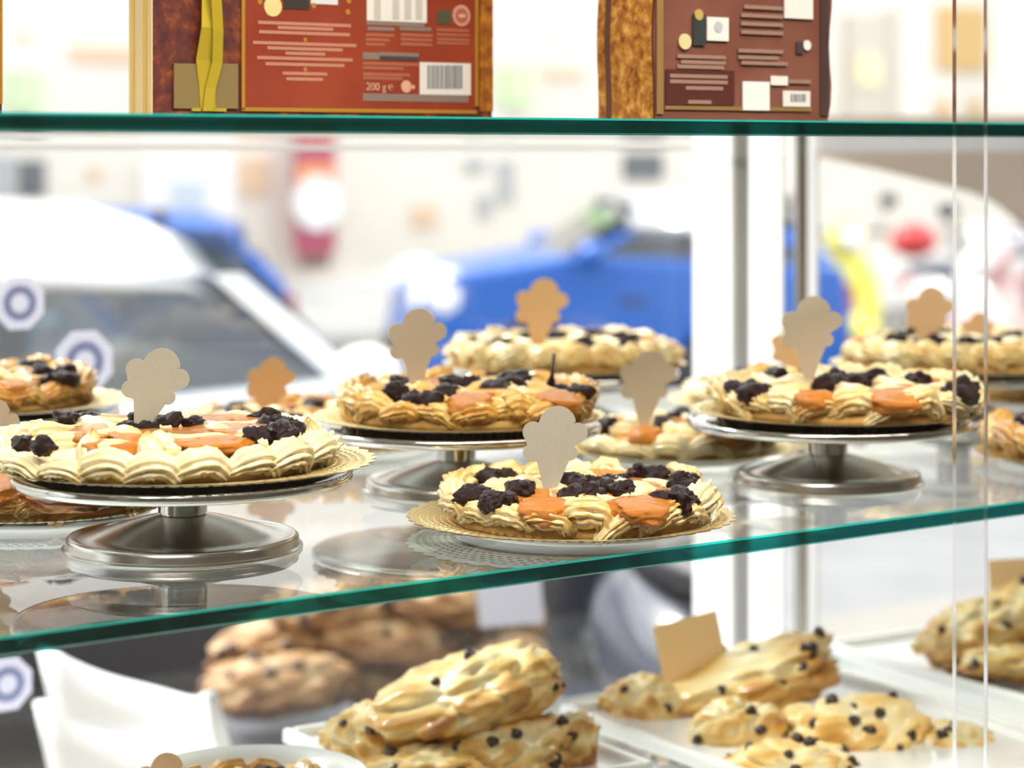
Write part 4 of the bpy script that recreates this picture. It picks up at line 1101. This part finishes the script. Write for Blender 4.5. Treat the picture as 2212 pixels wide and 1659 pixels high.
m_brown = M('brown_red_panel', (0.16, 0.055, 0.035), 0.35, noise_=(12, (0.22, 0.085, 0.06), 0.35, 0.7))
m_goldline = M('gold_print', (0.52, 0.26, 0.03), 0.35, 0.3)
m_ribbon = M('gold_satin_ribbon', (0.55, 0.42, 0.03), 0.35, 0.3)
m_seal = M('olive_gold_tape', (0.22, 0.16, 0.055), 0.45)
m_text = M('pale_pink_print', (0.48, 0.20, 0.13), 0.6)
m_text2 = M('dull_red_print', (0.36, 0.10, 0.05), 0.6)
m_greyp = M('grey_print', (0.22, 0.16, 0.13), 0.6)
m_darkp = M('dark_print', (0.045, 0.03, 0.04), 0.6)
m_label = M('white_print', (0.72, 0.70, 0.66), 0.6)
m_bar = M('barcode_ink', (0.12, 0.13, 0.15), 0.6)
m_palegold = M('pale_gold_board', (0.80, 0.60, 0.28), 0.45, 0.2)
ZT = EYE + HT
class Face:
    """front face of a box standing on the top shelf, parallel to the shelf front"""
    def __init__(s, px_left, Y, parent): 
        s.c = P(px_left, 0, Y); s.v = UV(s.c)[1]; s.parent = parent
    def st(s, px, py):
        p = PV(px, py, s.v); u = UV(p)[0] - UV(s.c)[0]; return u, p.z - ZT
    def patch(s, name, x0, y0, x1, y1, m, proud=0.0006, slope=0.0155):
        # printed patches follow the face: rows are level on the box
        u0, z0 = s.st(x0, y0); u1, _ = s.st(x1, y0)
        zc = (y0 + y1) / 2
        um, za = s.st((x0 + x1) / 2, y0 + slope * (x1 - x0) / 2); _, zb = s.st((x0 + x1) / 2, y1 + slope * (x1 - x0) / 2)
        zb = max(zb, 0.0005)
        b = MB(); b.box(((u0 + u1) / 2, -proud / 2, (za + zb) / 2), (u1 - u0, proud, za - zb))
        return b.build(name, m, s.parent)
    def disc(s, name, px, py, rpx, m, proud=0.0008, sx=1.0):
        u, z = s.st(px, py); u2, _ = s.st(px + rpx, py)
        b = MB(); b.lathe([(0, 0), (abs(u2 - u), 0), (abs(u2 - u), proud), (0, proud)], 24)
        o = b.build(name, m, s.parent, loc=(u, 0, z), rot=(math.pi / 2, 0, 0)); o.scale = (sx, 1, 1); return o
def box_root(px_left, Y, label):
    p = P(px_left, 0, Y)
    return empty('chocolate_gift_box', (p.x, p.y, ZT), YAW, label, 'gift box', 'chocolate packs on the top shelf')
# red box with ribbon
Y1 = 2.13
b1 = box_root(330, Y1, 'brick red chocolate gift box with gold ribbon and barcode')
F = Face(330, Y1, b1)
w1 = F.st(1065, 200)[0]
hb = 0.27
k = ucol(330, F.v)
# side depth from the image column where its far edge stands
def side_depth(px, px_left, Y):
    a = P(px_left, 0, Y); kk = (px - 1106) / FPX
    return (kk * a.y - a.x) / (E2.x - kk * E2.y)
d1 = side_depth(281, 330, Y1)
MB().box((w1 / 2, d1 / 2 + 0.0005, hb / 2), (w1, d1 - 0.001, hb)).build('carton', m_marb, b1, bevel=0.0015)
MB().box((-0.0007, d1 / 2, hb / 2), (0.0012, d1, hb)).build('side_panel', m_palegold, b1)
for y in (0.28, 0.82):
    MB().box((-0.0016, d1 * y, hb / 2), (0.0008, d1 * 0.14, hb)).build('side_stripe', M('yellow_gold_stripe', (0.72, 0.46, 0.07), 0.4, 0.3), b1)
F.patch('red_panel', 528, -300, 1025, 233, m_red, 0.0010)
for r in [(521, -300, 528, 238), (1025, -300, 1032, 230), (521, 231, 1029, 239)]: F.patch('gold_border', *r, m_goldline, 0.0014)
F.patch('glitter_strip', 1036, -300, 1064, 240, marbled('amber_marble_print', (0.16, 0.04, 0.01), (0.40, 0.13, 0.01), (0.62, 0.28, 0.03), 70), 0.0008)
for x0, x1, y0, y1 in [(374, 436, 137, 234), (452, 512, 137, 234)]: F.patch('tape_tab', x0, y0, x1, y1, m_seal, 0.0022)
# ribbon: two crossing tails
def ribbon(pts, w, name='ribbon'):
    v = []; n = len(pts)
    for (x, y, off) in pts:
        for dx in (-w / 2, w / 2):
            u, z = F.st(x + dx, y); v.append((u, -0.002 - off, max(z, 0.0006))); v.append((u, -0.0012 - off, max(z, 0.0006)))
    f = []
    for i in range(n - 1):
        a = 4 * i
        f += [(a, a + 2, a + 6, a + 4), (a + 1, a + 5, a + 7, a + 3), (a, a + 4, a + 5, a + 1), (a + 2, a + 3, a + 7, a + 6)]
    return put(name, mesh(name, v, f, m_ribbon, False), b1)
ribbon([(447, 240, 0.001), (444, 190, 0.001), (436, 130, 0.002), (441, 60, 0.008), (447, -40, 0.004), (450, -120, 0.004)], 33)
ribbon([(444, 240, 0.003), (450, 190, 0.003), (462, 136, 0.005), (458, 70, 0.010), (452, 0, 0.012), (448, -80, 0.012)], 22)
F.patch('ribbon_foot', 412, 233, 486, 240, m_ribbon, 0.003)
for x0, x1, y in [(556, 756, 50), (598, 718, 60), (558, 754, 70), (545, 768, 93), (576, 738, 104), (615, 701, 115), (554, 760, 125), (572, 742, 138), (609, 705, 158), (617, 696, 170)]:
    F.patch('text_line', x0, y - 3, x1, y + 4, m_text, 0.0016)
for y in (86, 150): F.disc('gold_dot', 658, y, 4, m_goldline, 0.0016)
F.patch('nutrition_table', 791, -80, 920, 46, m_label, 0.0016)
for x in (806, 846, 872, 896): F.patch('table_column', x, -80, x + 14, 42, M('table_ink', (0.50, 0.48, 0.44), 0.6), 0.0020)
for r in [(790, 47, 915, 55), (792, 58, 850, 66), (862, 58, 930, 66)]: F.patch('text_line', *r, m_greyp, 0.0016)
for y in (72, 82, 92): F.patch('text_line', 788, y, 850 - (y - 72), y + 7, m_text2, 0.0016)
for y in (72, 82, 92): F.patch('text_line', 864, y, 932, y + 7, m_text2, 0.0016)
for y in (62, 72, 82, 90): F.patch('text_line', 942, y, 1012, y + 6, m_text2, 0.0016)
F.patch('green_mark', 943, 22, 972, 52, M('dark_green_print', (0.06, 0.065, 0.03), 0.6), 0.0018)
F.disc('round_mark', 995, 34, 19, M('pale_rose_print', (0.55, 0.26, 0.20), 0.6), 0.0018)
F.disc('round_mark_ring', 995, 34, 13, m_text2, 0.0022)
F.patch('round_mark_leaf', 988, 31, 1002, 38, M('pale_rose_print2', (0.62, 0.36, 0.30), 0.6), 0.0026)
F.patch('text_line', 782, 113, 818, 128, m_greyp, 0.0016); F.patch('text_line', 818, 113, 903, 121, m_greyp, 0.0016); F.patch('text_line', 818, 121, 903, 130, m_darkp, 0.0018)
for x0, x1, y in [(782, 902, 134), (782, 870, 143), (782, 884, 157), (782, 868, 165)]: F.patch('text_line', x0, y, x1, y + 7, m_text2, 0.0016)
F.patch('grey_band', 782, 202, 1010, 218, m_greyp, 0.0016)
F.patch('barcode', 905, 135, 1015, 204, m_label, 0.0018)
xs = 921
rb = random.Random(4)
while xs < 996:
    wv = rb.choice((2, 3, 4)); F.patch('barcode_line', xs, 141, xs + wv, 192, m_bar, 0.0022); xs += wv + rb.choice((2, 2, 3))
def txt(body, px, py, hpx, m, face, name='lettering'):
    cu = bpy.data.curves.new(name, 'FONT'); cu.body = body
    u, z = face.st(px, py); _, z2 = face.st(px, py - hpx)
    cu.size = (z2 - z) * 1.38; cu.extrude = 0.0003
    cu.materials.append(m)
    o = bpy.data.objects.new(name, cu); COL.objects.link(o)
    me = bpy.data.meshes.new_from_object(o)
    bpy.data.objects.remove(o)
    return put(name, me, face.parent, (u, -0.0022, z), (math.pi / 2, 0, 0))
m_pinkp = M('light_pink_print', (0.66, 0.36, 0.27), 0.6)
txt('200 g', 788, 195, 17, m_pinkp, F); txt('℮', 835, 195, 17, m_pinkp, F)
F.disc('round_stamp', 876, 187, 11, m_pinkp, 0.0018)
F.patch('round_stamp_tail', 884, 184, 894, 192, m_pinkp, 0.0018)
# printed nuts and chocolate piece
F.disc('printed_almond', 588, 14, 19, M('almond_print', (0.68, 0.58, 0.25), 0.6), 0.0018, 1.0)
F.patch('printed_chocolate', 612, -60, 666, 20, M('black_chocolate_print', (0.025, 0.016, 0.014), 0.5), 0.0018)
F.patch('printed_paper', 670, -40, 728, 9, M('pale_blue_print', (0.62, 0.66, 0.68), 0.6), 0.0016)
for x, y in ((560, 4), (750, 26), (676, 12), (752, 2), (578, 28)): F.disc('printed_nut_crumb', x, y, 5, m_goldline, 0.0016)

# brown pouch
Y2 = 2.20
b2 = box_root(1415, Y2, 'brown red chocolate pouch with gold glitter side and white labels')
b2.name = 'chocolate_pouch'
F2 = Face(1415, Y2, b2)
w2 = F2.st(1795, 200)[0]
d2 = side_depth(1294, 1415, Y2)
# pouch body with a wavy far edge and slightly bulging face
nz_ = 14; v = []; f = []
for j in range(nz_ + 1):
    z = hb * j / nz_
    wv = w2 + 0.0022 * math.sin(z * 60) - 0.004 * max(0, 1 - z / 0.03) + 0.010 * z
    lv = 0.0015 * math.sin(z * 45 + 1) + 0.01 * z
    for (u, y) in ((lv, 0), (wv * 0.5, -0.0), (wv, 0), (wv + 0.002, d2 * 0.5), (wv, d2), (wv * 0.5, d2), (lv, d2), (lv - 0.001, d2 * 0.5)): v.append((u, y + 0.0012, z))
for j in range(nz_):
    for i in range(8):
        a = j * 8 + i; b_ = j * 8 + (i + 1) % 8
        f.append((a, b_, b_ + 8, a + 8))
f.append(tuple(range(7, -1, -1))); f.append(tuple(nz_ * 8 + i for i in range(8)))
put('bag', mesh('bag', v, f, m_brown, False), b2)
v = []; f = []
for j in range(nz_ + 1):
    z = hb * j / nz_; lv = 0.0015 * math.sin(z * 45 + 1) + 0.01 * z
    for y in (0.002, 0.078, 0.082, 0.092, 0.096, 1.0):
        v.append((lv - 0.0022, y * 0 + (0.002 + (d2 - 0.002) * {0.002: 0, 0.078: 0.74, 0.082: 0.75, 0.092: 0.86, 0.096: 0.87, 1.0: 1.0}[y]), z))
fi = []
for j in range(nz_):
    for i in range(5):
        a = j * 6 + i; f.append((a, a + 6, a + 7, a + 1)); fi.append(1 if i == 2 else 0)
put('glitter_side', mesh('glitter_side', v, f, [m_glit, M('dark_fold', (0.12, 0.05, 0.03), 0.5)], False, fi), b2)
F2.patch('dark_edge', 1772, -200, 1790, 250, M('dark_edge_print', (0.05, 0.025, 0.022), 0.5), 0.0006)
for r in [(1418, -300, 1432, 246), (1436, 228, 1752, 236)]: F2.patch('gold_border', *r, M('dull_gold_print', (0.26, 0.15, 0.05), 0.45), 0.0010)
F2.patch('dark_panel', 1438, 150, 1585, 226, M('maroon_print', (0.075, 0.014, 0.010), 0.45), 0.0008)
F2.patch('white_label', 1526, 37, 1572, 88, m_label, 0.0016)
F2.disc('label_print', 1549, 58, 9, M('blue_grey_print', (0.42, 0.45, 0.52), 0.6), 0.0022)
F2.patch('printed_chocolate', 1496, 30, 1522, 98, M('black_teal_print', (0.025, 0.032, 0.035), 0.5), 0.0014)
F2.disc('printed_almond', 1478, 90, 13, M('almond_print2', (0.62, 0.54, 0.28), 0.6), 0.0018)
F2.disc('printed_leaf', 1508, 32, 9, M('olive_print', (0.45, 0.33, 0.08), 0.6), 0.0018)
F2.patch('nutrition_table', 1693, -80, 1754, 40, m_label, 0.0016)
F2.patch('white_label', 1603, 176, 1660, 238, M('white_reflection2', (0.78, 0.78, 0.76), 0.6), 0.0018)
F2.patch('white_label', 1664, 164, 1700, 184, m_label, 0.0014)
F2.patch('barcode', 1690, 196, 1748, 230, m_label, 0.0016)
for x in (1706, 1712, 1717, 1723, 1729, 1734): F2.patch('barcode_line', x, 203, x + 3, 220, m_bar, 0.0020)
F2.patch('green_mark', 1720, 90, 1734, 116, m_darkp, 0.0014); F2.disc('round_mark', 1742, 98, 8, m_label, 0.0016)
m_t3 = M('dusty_print', (0.30, 0.17, 0.13), 0.6)
for x0, x1, y in [(1462, 1566, 118), (1470, 1566, 130), (1462, 1562, 140), (1446, 1570, 160), (1446, 1570, 172), (1480, 1560, 186), (1485, 1535, 216), (1594, 1690, 106), (1594, 1680, 120), (1600, 1700, 132), (1606, 1690, 12), (1600, 1690, 30), (1600, 1690, 48), (1600, 1690, 66), (1702, 1750, 172)]:
    F2.patch('text_line', x0, y, x1, y + 8, m_t3, 0.0014)
# sliver of a third box
b3 = box_root(-200, 2.06, 'brown box just entering at the upper left picture edge')
F3 = Face(-200, 2.06, b3); w3 = F3.st(5, 100)[0]
MB().box((w3 / 2, 0.04, hb / 2), (w3, 0.08, hb)).build('carton', m_marb, b3, bevel=0.001)
F3.patch('gold_border', 0, -300, 5, 225, m_goldline, 0.001)
